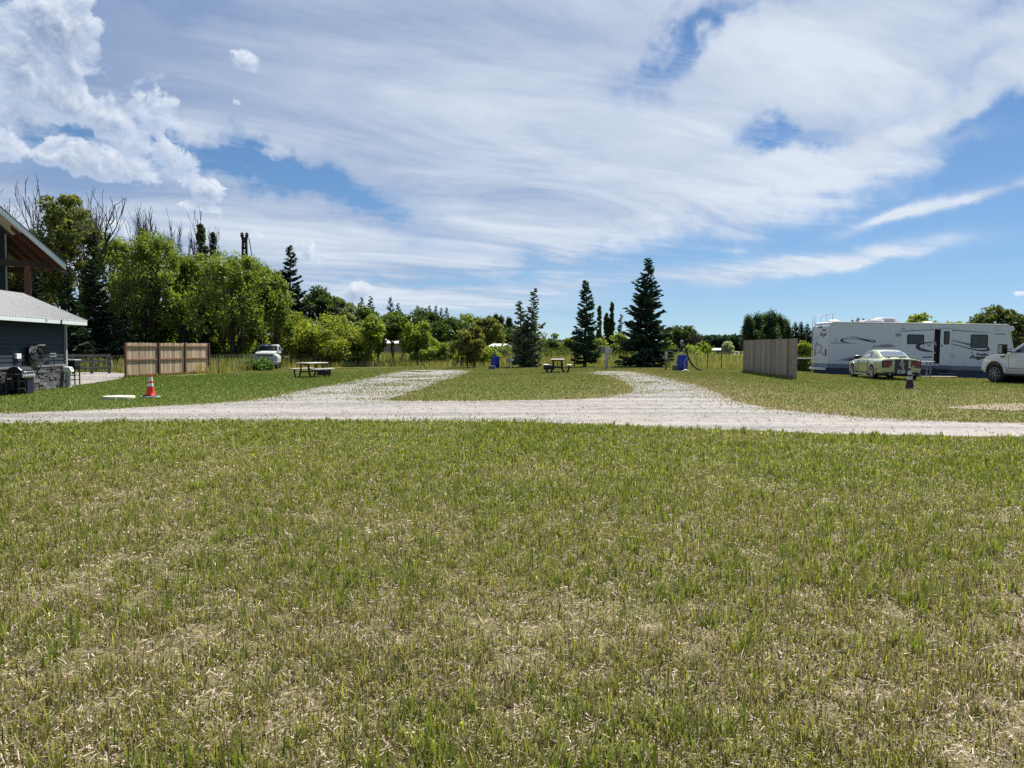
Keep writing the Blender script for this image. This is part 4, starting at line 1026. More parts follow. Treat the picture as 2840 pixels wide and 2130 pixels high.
    x, z = c6(345, 236); v = MB(); v.box((x, -.02, z), (.20, .04, .12)); v.build('porch_lamp', mat('lamp_grey', (.35, .38, .40), .4), g, bevel=.015)
    x, z = c3(898, 1112); v = MB(); v.box((x, -.015, z), (.08, .03, .14)); v.build('socket_cover', mat('vent_pale', (.55, .57, .58)), g)
    x, z = c6(755, 490); v = MB(); v.box((x, -.01, z + .03), (.24, .02, .06)); v.box((x, -.01, z - .03), (.05, .018, .10)); v.build('badge', ink2, g)
    v = MB(); v.prism([(11.36, 3.2), (11.64, 3.17), (11.70, 2.95), (11.42, 2.80), (11.3, 2.95)], -.03, D + .02, 'XZ'); v.build('nose_cap', white, g, bevel=.02)
    v = MB(); v.tube([(11.38, -.01, 2.95), (11.66, -.01, 1.78), (11.66, -.01, .75)], .03, 6); v.build('corner_moulding', alu, g)
    x0 = q(2449, 892)[0]; x1 = q(2517, 892)[0]
    v = MB(); v.prism([(x0, 3.30), (x1, 3.30), (x1 - .05, 3.36), (x1 - .5, 3.62), (x0 + .25, 3.65), (x0 + .04, 3.58)], .75, 1.65, 'XZ'); ac = v.build('air_conditioner', mat('ac_white', (.70, .70, .68), .5), g, bevel=.05)
    v = MB(); v.box((x0 + .68, .742, 3.46), (.68, .02, .20))
    v.build('grille', mat('grille_grey', (.30, .31, .33), .6), ac)
    for px0, px1, h in ((2306, 2338, .15), (2572, 2600, .12)):
        a, c = q(px0, 0)[0], q(px1, 0)[0]; v = MB(); v.lathe([((c - a) / 2, 3.3), ((c - a) / 2 * .95, 3.33 + h * .4), ((c - a) / 2 * .7, 3.32 + h * .85), ((c - a) / 2 * .2, 3.32 + h), (.001, 3.32 + h)], 20, ((a + c) / 2, .7, 0)); v.build('roof_vent', wp, g, smooth_=True)
    a, c = q(2405, 0)[0], q(2452, 0)[0]; v = MB(); v.box(((a + c) / 2, .6, 3.42), (c - a, .9, .10)); v.box(((a + c) / 2, .6, 3.35), (c - a - .1, .7, .1)); v.build('skylight', wp, g, bevel=.03)
    for px in (2392, 2403): v = MB(); v.lathe([(.07, 3.3), (.07, 3.38), (.11, 3.39), (.11, 3.44), (.02, 3.46)], 12, (q(px, 0)[0], .4, 0)); v.build('vent_cap', wp, g)
    # graphics
    y0 = -.004
    def film(name, m, polys, f, it=1):
        mb = MB()
        for i, p in enumerate(polys): decal(mb, smooth_poly([f(*a) for a in p], it), y0 - .002 * i, 0)
        return mb.build(name, m, g)
    def ribbon(P, f):
        A = np.array(P, float); t = np.arange(len(A)); tt = np.linspace(0, len(A) - 1, len(A) * 5)
        A = np.stack([np.interp(tt, t, A[:, i]) for i in range(3)], 1)
        for _ in range(3): A[1:-1] = .5 * A[1:-1] + .25 * (A[:-2] + A[2:])
        T = np.gradient(A[:, :2], axis=0); T /= np.linalg.norm(T, axis=1)[:, None] + 1e-9; N_ = np.stack([-T[:, 1], T[:, 0]], 1)
        L_ = A[:, :2] + N_ * A[:, 2:3] / 2; R_ = A[:, :2] - N_ * A[:, 2:3] / 2
        return [f(*p) for p in L_], [f(*p) for p in R_]
    def stroke(name, m, strokes, f, plane='XZ'):
        mb = MB()
        for i, s_ in enumerate(strokes):
            L_, R_ = ribbon(s_, f); n = len(L_); yy = -.004 - .0015 * i
            vs = [((p[0], yy, p[1]) if plane == 'XZ' else (yy - .002, p[0], p[1])) for p in L_ + R_]
            mb.add(vs, [(j, j + 1, n + j + 1, n + j) for j in range(n - 1)])
        return mb.build(name, m, g)
    stroke('swoosh', ink, [[(480, 752, 6), (600, 750, 18), (760, 748, 12), (900, 750, 10), (1050, 757, 9), (1220, 776, 4)], [(960, 744, 6), (880, 732, 16), (790, 708, 36), (752, 684, 56), (775, 655, 40), (850, 637, 16), (950, 632, 11), (1100, 640, 11), (1300, 675, 13), (1500, 715, 18), (1590, 724, 26), (1628, 708, 28), (1590, 682, 18), (1500, 660, 10), (1430, 646, 4)]], c2)
    stroke('swoosh', ink, [[(930, 583, 4), (1050, 592, 12), (1250, 635, 26), (1400, 672, 36), (1500, 697, 22), (1540, 706, 4)]], c2)
    film('bird_mark', ink2, [[(565, 685), (610, 690), (625, 655), (645, 665), (634, 700), (625, 718), (610, 702)]], c2, 0)
    film('swoosh', mat('decal_teal_grey', (.20, .26, .33), .4), [[(665, 1197), (850, 1140), (1100, 1095), (1420, 1066), (1400, 1095), (1100, 1140), (850, 1197)]], c2, 0)
    film('swoosh', ink, [[(875, 1202), (1000, 1160), (1280, 1112), (1500, 1080), (1500, 1160), (1180, 1210)]], c2, 0)
    stroke('swoosh', mat('decal_blue_grey', (.05, .06, .11), .4), [[(808, 430, 12), (700, 445, 18), (605, 468, 34), (565, 505, 66), (615, 545, 48), (720, 572, 30), (806, 584, 14)]], c6); stroke('swoosh', ink2, [[(800, 452, 5), (700, 465, 6), (650, 500, 7), (700, 548, 6), (800, 580, 5)]], c6)
    film('swoosh', ink2, [[(372, 545), (600, 580), (760, 600), (900, 632), (1030, 655), (1030, 705), (950, 690), (800, 640), (600, 600), (372, 556)]], c3, 0)
    stroke('swoosh', ink, [[(372, 620, 8), (600, 655, 14), (800, 705, 18), (1000, 760, 22), (1200, 803, 28), (1350, 810, 36), (1435, 785, 56), (1420, 752, 34), (1386, 735, 14)]], c3)
    film('swoosh', ink, [[(360, 828), (560, 872), (740, 925), (560, 890), (360, 846)]], c3, 0); film('swoosh', ink, [[(360, 938), (560, 938), (750, 955), (560, 954), (360, 956)]], c3, 0)
    film('swoosh', ink, [[(0, 940), (190, 935), (190, 960), (0, 968)]], c3, 0)
    film('top_stripe', ink2, [[(225, 281), (420, 258), (640, 244), (810, 240), (810, 256), (640, 258), (420, 272)]], c6, 0); film('top_stripe', ink2, [[(605, 350), (900, 368), (1250, 398), (1505, 425), (1250, 415), (900, 390), (605, 374)]], c3, 0)
    film('stripe', mat('decal_blue', (.02, .05, .20), .4), [[(1505, 925), (1900, 930), (1900, 945), (1505, 940)]], c2, 0)
    rr = random.Random(12); mur = []
    for i in range(46):   # the sketchy grass-and-hills mural
        u = i / 45; x = 662 + 215 * u; hgt = 12 + 26 * exp(-((u - .62) / .26) ** 2) * rr.uniform(.5, 1.2); bse = 602 - 8 * rr.random(); ln = (u - .5) * 26 + rr.uniform(-9, 9)
        mur.append([(x - 2.3, bse), (x + 2.3, bse), (x + ln + 1.2, bse - hgt), (x + ln - .6, bse - hgt)])
    f0 = lambda x, y: q(2240 + x * .27125, 800 + y * .27125)
    film('mural', ink2, mur, f0, 0)
    film('deer_mark', ink2, [[(1040, 830), (1050, 828), (1062, 862), (1080, 828), (1090, 830), (1082, 860), (1078, 884), (1064, 884), (1056, 862)]], c3, 0); film('bird_mark', ink, [[(1215, 1068), (1245, 1072), (1262, 1045), (1250, 1078), (1232, 1095)]], c3, 0)
    # lettering
    def word(txt, px, py, size, m, shear=.25, sx=1.0, bold=.0, back=False):
        me = text_mesh(txt, size, shear, bold); me.materials.append(m)
        o = link('lettering', me, g)
        if back: o.matrix_local = Matrix.Translation((-.012, px, py)) @ Matrix(((0, 0, -1, 0), (-1, 0, 0, 0), (0, 1, 0, 0), (0, 0, 0, 1))) @ Matrix.Diagonal((sx, 1, 1, 1))
        else:
            x, z = c3(px, py); o.matrix_local = Matrix.Translation((x, -.007, z)) @ Matrix.Rotation(R(90), 4, 'X') @ Matrix.Diagonal((sx, 1, 1, 1))
    word('Prowler', 1170, 914, .215, ink, 0, 1.0, .010); word('Regal', 1004, 982, .30, ink, .45, 1.72, .010); word('FLEETWOOD', 1612, 458, .085, ink, .35, 1.0, .002)
    film('wing_mark', ink, [[(1545, 434), (1605, 436), (1590, 446), (1575, 460), (1568, 446)]], c3, 0)
    word('Regal', 1.35, 2.42, .38, ink2, .35, 1.25, .004, True); word('Prowler', .95, 2.76, .17, ink, 0, 1.0, .004, True); word('FLEETWOOD', 1.75, 2.95, .12, ink2, .3, 1.1, .002, True)
    stroke('swoosh', ink2, [[(2.2, 1.72, .02), (1.9, 1.95, .07), (1.45, 2.05, .02)], [(2.15, 1.66, .02), (1.8, 1.84, .05), (1.35, 1.90, .06), (1.0, 1.72, .12), (1.1, 1.48, .10), (1.5, 1.36, .03), (1.9, 1.35, .01)], [(1.5, 1.36, .02), (1.0, 1.38, .06), (.55, 1.16, .10)]], lambda x, y: (x, y), 'YZ')
    return X0, Y0
build_camper()

p = gp(2258, 1031); t = thing('drain_hose', 'thin black hose drooping to the grass at the back corner of the white camper', 'hose', (p[0] - .1, 49.6, gzf(p[0], 49.6)))
q = MB(); q.tube([(.15, .3, 1.45), (-.05, .2, 1.2), (-.1, .1, .8), (-.25, 0, .45), (-.55, -.1, .12), (-.8, -.1, .03)], .05, 7); q.build('tube', mat('black_rubber', (.012, .013, .016)), t, smooth_=True)
p = foot(2567, 46.3); t = thing('folding_table', 'pale folding side table on grey legs between the green car and camper steps', 'table', (p[0], 46.3, p[2]))
q = MB(); q.box((0, 0, 1.06), (.95, .5, .04)); q.build('tabletop', mat('table_white', (.66, .67, .66), .5), t, bevel=.01)
for x in (-.40, .22):
    for y in (-.2, .2): q = MB(); q.box((x, y, .52), (.07, .05, 1.04)); q.build('leg', mat('leg_grey', (.17, .20, .24), .5), t)
p = foot(2590, 46.6); t = thing('wooden_pallet', 'low flat wooden platform with a pale edge below the camper steps', 'platform', (p[0], 46.6, p[2]))
q = MB()
for i in range(7): q.box((.25, -.42 + .14 * i, .17), (2.0, .12, .03))
q.build('deck_boards', mat('pale_planks', (.50, .42, .31), .8, 0, .2, 5), t)
q = MB()
for x in (-.7, .25, 1.2): q.box((x, 0, .075), (.09, .95, .15))
q.build('bearer', mat('dark_timber', (.045, .028, .022)), t)

# ------------------------------------------------------------------ cars
def wheel(parent, c, r, w, side, spokes, rimm, tyre=None):
    """wheel with its axle along local y; side = +1 / -1 the outward y"""
    ty = mat('tyre', (.014, .014, .015), .8, 0, .1, 9)
    q = MB(); q.lathe([(r * .66, -w / 2), (r * .93, -w / 2), (r, -w * .3), (r, w * .3), (r * .93, w / 2), (r * .66, w / 2)], 28, c, 'Y'); W_ = q.build('wheel', ty, parent, smooth_=True)
    q = MB(); y = c[1] + side * w * .36
    q.lathe([(r * .68, -.02), (r * .70, .02)], 28, (c[0], y, c[2]), 'Y'); q.build('rim', mat('rim_dark', (.05, .05, .055), .4, .4), W_)
    q = MB()
    for i in range(spokes):
        a = 2 * pi * i / spokes + .3; q.tube([(c[0] + cos(a) * r * .08, y + side * .03, c[2] + sin(a) * r * .08), (c[0] + cos(a) * r * .66, y + side * .035, c[2] + sin(a) * r * .66)], [r * .10, r * .08], 5)
    q.lathe([(r * .18, -.03), (r * .18, .03)], 12, (c[0], y + side * .02, c[2]), 'Y'); n = 26
    ring = [(c[0] + cos(2 * pi * i / n) * r * .66, y + side * .03, c[2] + sin(2 * pi * i / n) * r * .66) for i in range(n + 1)]; q.tube(ring, r * .035, 5, False)
    q.build('spokes', rimm, W_)
def loft(mb, st):
    """closed cross-sections (same point count) joined lengthwise"""
    n = len(st[0]); vs = [p for s in st for p in s]
    fs = [(i * n + j, i * n + (j + 1) % n, (i + 1) * n + (j + 1) % n, (i + 1) * n + j) for i in range(len(st) - 1) for j in range(n)]
    fs += [tuple(range(n)), tuple(range(len(st) * n - 1, (len(st) - 1) * n - 1, -1))]
    mb.add(vs, fs)
def sect(x, half):
    """half = [(y,z)...] from bottom centre outwards to the top centre, mirrored"""
    return [(x, y, z) for y, z in half] + [(x, -y, z) for y, z in reversed(half[1:-1] if half[0][0] == 0 else half)]

def build_coupe():
    # local x forward (0 = rear bumper), y to the car's left, z up
    p = gp(2425, 1051.7); hd = atan2(.993, .112)
    base = Vector((p[0], p[1], 0)) - Vector((cos(hd), sin(hd), 0)) * 1.02 - Vector((-sin(hd), cos(hd), 0)) * .80
    zc = gzf(base.x + .4, base.y + 2); g = thing('coupe_car', 'pale lime-green coupe with dark stripe and emblem on its tail', 'car', (base.x, base.y, zc), hd)
    paint = mat('lime_paint', (.46, .50, .31), .28, .15, .03, 1.2, 0, .5, coat=.6); blk = mat('car_black', (.01, .01, .012), .35); ink = mat('stripe_navy', (.008, .008, .028), .3, 0, 0, 1, 0, .5, coat=.4)
    red = mat('lamp_red', (.17, .008, .022), .15, 0, .05, 2, 0, .6); glass = mat('car_glass', (.03, .045, .05), .04, 0, 0, 1, 0, .9)
    # stations: x, half-width low, half-width mid, shoulder z, shoulder hw, deck z
    S_ = [(-.01, .74, .80, .84, .76, .90, .30), (.06, .84, .89, .90, .80, .965, .26), (.35, .90, .935, .93, .80, 1.0, .24), (.75, .91, .945, .95, .78, 1.02, .22), (1.3, .90, .935, .95, .80, 1.02, .20), (2.0, .89, .92, .95, .82, 1.0, .19), (2.8, .89, .92, .94, .84, .985, .19),
          (3.4, .90, .935, .92, .82, .965, .20), (4.0, .90, .935, .87, .78, .915, .22), (4.45, .84, .90, .80, .72, .84, .24), (4.70, .72, .80, .72, .64, .75, .27), (4.77, .60, .68, .64, .52, .66, .34)]
    st = []
    for x, wl, wm, zs, ws, zd, zb in S_:
        st.append(sect(x, [(0, zb), (wl * .93, zb), (wl, zb + .12), (wm, (zb + zs) / 2 + .06), (wm * .985, zs - .07), (ws + (wm - ws) * .45, zs), (ws * .72, zd - .006), (0, zd)]))
    b = MB(); loft(b, st); b.build('body', paint, g, smooth_=True, sub=1)
    # cabin
    Cb = [(.62, .60, .985, .56, 1.0), (.95, .70, .98, .62, 1.12), (1.35, .745, .97, .58, 1.285), (1.75, .77, .97, .555, 1.365), (2.15, .785, .97, .55, 1.38), (2.55, .79, .96, .57, 1.33), (2.95, .78, .955, .62, 1.18), (3.28, .74, .95, .68, .99)]
    st = []
    for x, w0, z0, w1, z1 in Cb: st.append(sect(x, [(0, z0 - .1), (w0, z0 - .1), (w0, z0), (w1 + .03, z1 - .045), (w1 - .05, z1 - .006), (0, z1 + .012)]))
    b = MB(); loft(b, st); b.build('roof', paint, g, smooth_=True)
    def cab(x):
        xs = [c[0] for c in Cb]; return [float(np.interp(x, xs, [c[i] for c in Cb])) for i in range(1, 5)]
    def skin(x, t, side, off=.006):     # point on the side glass, t from sill to roof edge
        w0, z0, w1, z1 = cab(x); n = off; return (x, side * (w0 + (w1 + .03 - w0) * t + n), z0 + (z1 - .045 - z0) * t + .002)
    for side in (1, -1):
        q = MB(); P = [skin(1.72, .12, side), skin(2.98, .12, side), skin(2.86, .50, side), skin(2.5, .90, side), skin(2.15, .93, side), skin(1.85, .93, side), skin(1.72, .8, side)]
        q.add(P, [tuple(range(len(P)))]); q.build('side_window', glass, g)
        q = MB(); P = [skin(1.08, .16, side), skin(1.58, .14, side), skin(1.60, .72, side), skin(1.48, .78, side)]; q.add(P, [(0, 1, 2, 3)]); q.build('quarter_window', mat('pale_glass', (.30, .33, .34), .08, 0, 0, 1, 0, .9), g)
    def top(x, y, off=.008): w0, z0, w1, z1 = cab(x); return (x - off * .6, y, z1 + .012 - .018 * abs(y) / max(w1, .1) + off)
    q = MB(); P = [(x, y, z + .012) for x, y, z in (top(.66, .47), top(.66, -.47), top(.95, -.52), top(1.33, -.48), top(1.33, .48), top(.95, .52))]; q.add(P, [(0, 1, 2, 5), (5, 2, 3, 4)]); q.build('rear_window', mat('sky_glass', (.16, .20, .25), .05, .2, 0, 1, 0, 1.0), g)
    q = MB(); P = [(x + .004, y, z) for x, y, z in (top(2.58, .5), top(2.58, -.5), top(2.95, -.56), top(3.22, -.6), top(3.22, .6), top(2.95, .56))]; q.add(P, [(0, 1, 2, 5), (5, 2, 3, 4)]); q.build('windscreen', glass, g)
    # stripes over roof and lid
    for y in (-.26, .02):
        q = MB()
        for a, c in ((1.37, 1.75), (1.75, 2.15), (2.15, 2.6)): q.add([top(a, y, .006), top(a, y + .24, .006), top(c, y + .24, .006), top(c, y, .006)], [(0, 1, 2, 3)])
        q.build('roof_stripe', mat('stripe_pale', (.30, .33, .28), .3, 0, 0, 1, 0, .5, coat=.5), g)
    # tail: dark centre band, lamps, emblem, plate, spoiler, bumper, pipes
    q = MB(); q.prism([(-.27, .30), (.27, .30), (.29, .55), (.28, .94), (-.28, .94), (-.29, .55)], -.045, .05, 'YZ'); tl = q.build('tail_stripe', ink, g, bevel=.01)
    for s in (1, -1):
        q = MB(); q.prism([(s * .42, .62), (s * .80, .60), (s * .81, .86), (s * .44, .87)], -.045, .06, 'YZ'); lp = q.build('tail_lamp', red, g, bevel=.02)
        q = MB(); q.box((-.047, s * .475, .645), (.012, .11, .035)); q.build('reverse_lamp', mat('lamp_white', (.7, .68, .68), .3), lp)
        q = MB(); q.prism([(s * .405, .60), (s * .83, .575), (s * .835, .885), (s * .42, .895)], -.035, .05, 'YZ'); q.build('lamp_surround', blk, g, bevel=.015)
        q = MB(); q.lathe([(.045, -.06), (.045, .1)], 12, (.02, s * .5, .27), 'X'); q.build('exhaust_pipe', mat('exhaust', (.3, .3, .3), .3, .8), g)
    sil = mat('emblem_silver', (.55, .58, .60), .35, .4)
    q = MB(); n = 20; q.tube([(-.06, .085 * cos(2 * pi * i / n), .735 + .085 * sin(2 * pi * i / n)) for i in range(n + 1)], .02, 6, False)
    q.box((-.055, 0, .735), (.02, .05, .07)); q.box((-.055, 0, .885), (.02, .09, .06)); q.box((-.055, -.02, .635), (.02, .07, .03)); q.box((-.055, -.05, .56), (.02, .08, .07)); q.build('emblem', sil, g)
    q = MB(); q.box((-.06, .02, .40), (.02, .33, .165)); pl = q.build('licence_plate', mat('plate_pale', (.50, .55, .55), .45), g, bevel=.008)
    me = text_mesh('7U', .12, 0, .004); me.materials.append(ink2 := mat('plate_ink', (.05, .07, .12), .5)); o = link('lettering', me, pl)
    o.matrix_local = Matrix.Translation((-.073, .15, .36)) @ Matrix(((0, 0, -1, 0), (-1, 0, 0, 0), (0, 1, 0, 0), (0, 0, 0, 1)))
    q = MB(); q.prism([(.02, 1.045), (.22, 1.04), (.24, 1.06), (.0, 1.085)], -.78, .78, 'XZ')
    for y in (-.5, 0, .5): q.box((.12, y, 1.02), (.10, .06, .05))
    q.build('spoiler', paint, g, bevel=.008)
    q = MB(); q.box((.02, 0, .30), (.10, 1.5, .12)); q.build('rear_valance', blk, g, bevel=.03)
    for s in (1, -1):
        for x in (1.02, 3.74):
            q = MB(); q.lathe([(.385, -.02), (.385, .012)], 26, (x, s * .925, .35), 'Y'); q.build('wheel_arch', blk, g)
            n = 14; q = MB(); q.tube([(x + .40 * cos(pi * i / n), s * .925, .35 + .40 * sin(pi * i / n)) for i in range(-1, n + 2)], .04, 7); q.build('fender_flare', paint, g, smooth_=True)
            wheel(g, (x, s * .84, .335), .335, .22, s, 5, mat('rim_silver', (.50, .52, .54), .3, .7))
        q = MB(); q.box((2.62, s * .925, .36), (1.55, .02, .035)); q.box((2.55, s * .93, .22), (1.75, .03, .09)); q.build('side_moulding', mat('lime_light', (.55, .57, .36), .35), g, bevel=.005)
        q = MB(); q.lathe([(.001, -.13), (.07, -.12), (.10, 0), (.07, .12), (.001, .13)], 12, (2.85, s * 1.0, 1.02), 'Y'); q.tube([(2.85, s * .84, .98), (2.85, s * .98, 1.0)], .03, 6); q.build('door_mirror', blk, g, smooth_=True)
        q = MB(); q.box((1.85, s * .935, .80), (.15, .03, .03)); q.build('door_handle', mat('aluminium', (.62, .64, .66)), g)
        q = MB(); q.box((.42, s * .932, .50), (.16, .015, .045)); q.build('side_marker', mat('marker_dark', (.07, .015, .015)), g)
        for x in (1.62, 2.98): q = MB(); q.box((x, s * .921, .62), (.012, .02, .62)); q.build('door_seam', mat('seam_dark', (.06, .065, .04), .6), g)
    q = MB(); q.box((2.4, 0, .26), (4.2, 1.55, .12)); q.build('underbody', blk, g)
build_coupe()

def build_pickup():
    # local x to the tail (0 = nose), near side at y = 0, z up
    p = gp(2764, 1061); Yt = p[1]; g = thing('pickup_truck', 'clean white four-door pickup with tow mirrors nosing in from the frame edge', 'truck', (p[0] - .98 * cos(R(-76)) + .12 * sin(R(-76)), Yt - .98 * sin(R(-76)) - .12 * cos(R(-76)), p[2]), R(-76))
    K = 2133 / Yt
    paint = mat('pickup_white', (.64, .65, .68), .3, 0, .03, 1.2, 0, .5, coat=.5); blk = mat('car_black', (.01, .01, .012)); glass = mat('car_glass', (.03, .045, .05)); tan = mat('cladding_grey', (.36, .36, .37), .5)
    def arch(cx, r, n=10): return [(cx + r * cos(pi - pi * i / n), .44 + r * sin(pi - pi * i / n) * 1.05) for i in range(n + 1)]
    low = [(.33, .60)] + arch(.98, .50) + [(1.5, .42), (4.45, .42)] + arch(5.0, .50) + [(5.55, .55), (6.35, .60)]
    prof = low + [(6.38, 1.28), (4.6, 1.30), (1.62, 1.28), (.95, 1.22), (.48, 1.13), (.36, 1.04), (.31, .8)]
    b = MB(); b.prism(prof, 0, 1.98, 'XZ'); b.build('body', paint, g, bevel=.035)
    def hw(z): return .03 + (z - 1.28) * .26
    cabp = [(1.52, 1.27), (2.42, 1.90), (2.65, 1.965), (4.2, 1.975), (4.42, 1.92), (4.62, 1.28)]
    vs = [(x, hw(z), z) for x, z in cabp] + [(x, 1.98 - hw(z), z) for x, z in cabp]; n = len(cabp)
    b = MB(); b.add(vs, [tuple(range(n)), tuple(range(2 * n - 1, n - 1, -1))] + [(i, i + n, (i + 1) % n + n, (i + 1) % n) for i in range(n)]); b.build('cab', paint, g, bevel=.03)
    for P in ([(1.86, 1.33), (2.48, 1.80), (2.68, 1.87), (2.92, 1.87), (2.92, 1.33)], [(3.08, 1.33), (3.08, 1.87), (4.08, 1.87), (4.3, 1.78), (4.44, 1.33)]):
        q = MB(); q.add([(x, hw(z) - .008, z) for x, z in P], [tuple(range(len(P)))]); q.build('side_window', glass, g)
    q = MB(); q.add([(1.60, .14, 1.335), (1.60, 1.84, 1.335), (2.37, 1.72, 1.875), (2.37, .26, 1.875)], [(0, 1, 2, 3)]); v = q
    for i, c in enumerate(v.v): v.v[i] = (c[0] - .012, c[1], c[2] + .012)
    q.build('windscreen', glass, g)
    q = MB(); q.prism([(1.50, .42), (4.47, .42), (4.45, .60), (1.48, .60)], -.018, .02, 'XZ'); q.build('lower_cladding', tan, g, bevel=.008)
    q = MB(); q.box((2.98, -.012, .66), (2.95, .02, .03)); q.build('side_moulding', mat('moulding_grey', (.20, .20, .22), .5), g)
    n = 12; q = MB(); q.tube([(.98 + .52 * cos(pi * i / n), -.01, .46 + .53 * sin(pi * i / n)) for i in range(0, n + 1)], .05, 7); q.build('fender_flare', paint, g, smooth_=True)
    for x in (.98, 5.0):
        q = MB(); q.lathe([(.49, .03), (.49, 1.95)], 22, (x, 0, .46), 'Y'); q.build('wheel_well', blk, g)
        for y, s in ((.12, -1), (1.86, 1)): wheel(g, (x, y, .40), .405, .26, s, 8, mat('rim_steel', (.20, .21, .23), .45, .4))
    q = MB(); q.box((2.98, .05, .36), (2.9, .16, .06)); q.build('running_board', blk, g, bevel=.01)
    for x in (1.66, 3.0, 4.5): q = MB(); q.box((x, -.004, .95), (.012, .012, .68)); q.build('door_seam', mat('seam_grey', (.4, .42, .45)), g)
    for x in (2.78, 4.28): q = MB(); q.box((x, -.02, 1.14), (.09, .03, .20)); q.build('door_handle', blk, g, bevel=.01)
    q = MB(); q.box((1.36, -.012, 1.14), (.20, .02, .055)); q.build('badge', mat('badge_dark', (.03, .03, .05), .4), g)
    q = MB(); q.tube([(1.80, .05, 1.36), (1.78, -.20, 1.38)], .03, 6); q.tube([(1.80, .05, 1.48), (1.78, -.20, 1.46)], .02, 6); q.prism(rrect(1.48, 1.26, 1.74, 1.70, .05), -.42, -.16, 'XZ'); mr = q.build('tow_mirror', blk, g, bevel=.015)
    q = MB(); q.prism(rrect(1.52, 1.31, 1.70, 1.66, .04), -.425, -.42, 'XZ'); q.build('mirror_glass', mat('mirror_pale', (.35, .40, .42), .1, .3), mr)
    q = MB(); q.box((.27, .99, .62), (.14, 1.9, .22)); q.build('bumper', mat('chrome', (.6, .6, .62), .2, .9), g, bevel=.04)
    q = MB(); q.box((.31, .99, .93), (.06, 1.25, .28)); q.build('grille', blk, g, bevel=.02)
    for y in (.2, 1.78): q = MB(); q.box((.335, y, .93), (.10, .30, .22)); q.build('headlamp', mat('lamp_clear', (.5, .5, .48), .15), g, bevel=.02)
    q = MB(); q.box((3.0, .99, .50), (5.4, 1.3, .2)); q.build('chassis', blk, g)
build_pickup()

def build_old_truck():
    # faces the camera: local y = towards its tail
    Y = 57.0; p = foot(733, Y); g = thing('old_truck', 'old faded white flatbed truck facing us from the tall grass under the trees', 'truck', (p[0], Y, p[2] - .05), R(7), None, .92)
    w = mat('faded_white', (.42, .45, .44), .55, 0, .18, 3); d = mat('grille_dark', (.04, .02, .02), .7, 0, .3, 6); glass = mat('dusty_glass', (.02, .028, .035), .4, 0, .1, 2, 0, .25); blk = mat('car_black', (.01, .01, .012))
    b = MB(); b.prism([(-1.0, .55), (1.0, .55), (1.03, .95), (.97, 1.16), (.80, 1.25), (-.80, 1.25), (-.97, 1.16), (-1.03, .95)], .12, 1.7, 'XZ'); b.build('fenders', w, g, bevel=.06)
    b = MB(); b.prism([(.02, 1.20), (-.02, 1.30), (.1, 1.40), (.9, 1.50), (1.55, 1.53), (1.55, 1.2)], -.74, .74, 'YZ'); b.build('hood', w, g, bevel=.05)
    b = MB(); b.box((0, .08, .98), (1.50, .06, .34)); gr = b.build('grille', w, g, bevel=.02)
    b = MB(); b.box((0, .03, 1.17), (1.2, .06, .07)); b.box((0, .03, .86), (.62, .06, .09)); b.build('grille_slot', d, gr)
    for x in (-.76, -.55, .55, .76): b = MB(); b.lathe([(.095, .05), (.10, .0), (.07, -.02)], 16, (x, .06, 1.02), 'Y'); b.build('headlight', mat('old_lamp', (.45, .48, .48), .2), g)
    b = MB(); b.box((0, -.06, .58), (2.06, .14, .26)); bp = b.build('bumper', w, g, bevel=.03)
    for x in (-.16, 0, .16, -.34): b = MB(); b.lathe([(.06, -.012), (.06, 0)], 12, (x, -.13, .64), 'Y'); b.build('bumper_hole', blk, bp)
    vs = []
    for z, hwid, y0, y1 in ((1.3, .86, 1.5, 2.9), (1.5, .86, 1.52, 2.9), (1.98, .74, 1.86, 2.85), (2.06, .68, 1.98, 2.8)): vs += [(-hwid, y0, z), (hwid, y0, z), (hwid, y1, z), (-hwid, y1, z)]
    b = MB(); b.add(vs, [(0, 1, 2, 3), (15, 14, 13, 12)] + [(i * 4 + j, i * 4 + (j + 1) % 4, i * 4 + 4 + (j + 1) % 4, i * 4 + 4 + j) for i in range(3) for j in range(4)]); b.build('cab', w, g, bevel=.04)
    b = MB(); b.add([(-.76, 1.535, 1.54), (.76, 1.535, 1.54), (.67, 1.83, 1.94), (-.67, 1.83, 1.94)], [(0, 1, 2, 3)]); b.build('windscreen', glass, g)
    b = MB(); n = 16; b.tube([(.32 + .18 * cos(2 * pi * i / n), 1.60, 1.60 + .15 * sin(2 * pi * i / n)) for i in range(n + 1)], .018, 5, False); b.build('steering_wheel', blk, g)
    for s in (-1, 1):
        b = MB(); b.add([(s * .868, 1.65, 1.54), (s * .868, 2.6, 1.54), (s * .78, 2.55, 1.92), (s * .78, 1.92, 1.92)], [(0, 1, 2, 3)]); b.build('side_window', glass, g)
        b = MB(); b.tube([(s * .86, 1.6, 1.55), (s * 1.12, 1.55, 1.62)], .015, 5); b.box((s * 1.14, 1.55, 1.68), (.13, .03, .2)); b.build('side_mirror', mat('chrome_old', (.4, .4, .4), .4, .6), g)
        b = MB(); b.lathe([(.36, -.1), (.40, -.06), (.40, .06), (.36, .1)], 20, (s * .84, .75, .40), 'X'); b.build('wheel', mat('tyre', (.014, .014, .015)), g)
    b = MB(); b.box((0, 4.2, 1.0), (2.2, 2.5, .12)); b.build('flatbed', mat('rusty_bed', (.10, .06, .045), .85, 0, .3, 4), g)
    b = MB()
    for x in (-1.0, 1.0): b.box((x, 3.05, 1.5), (.08, .08, 1.1))
    b.box((0, 3.05, 2.0), (2.1, .06, .1)); b.box((0, 3.05, 1.65), (2.1, .06, .08)); b.build('headache_rack', mat('rack_dark', (.06, .05, .045), .8), g)
build_old_truck()

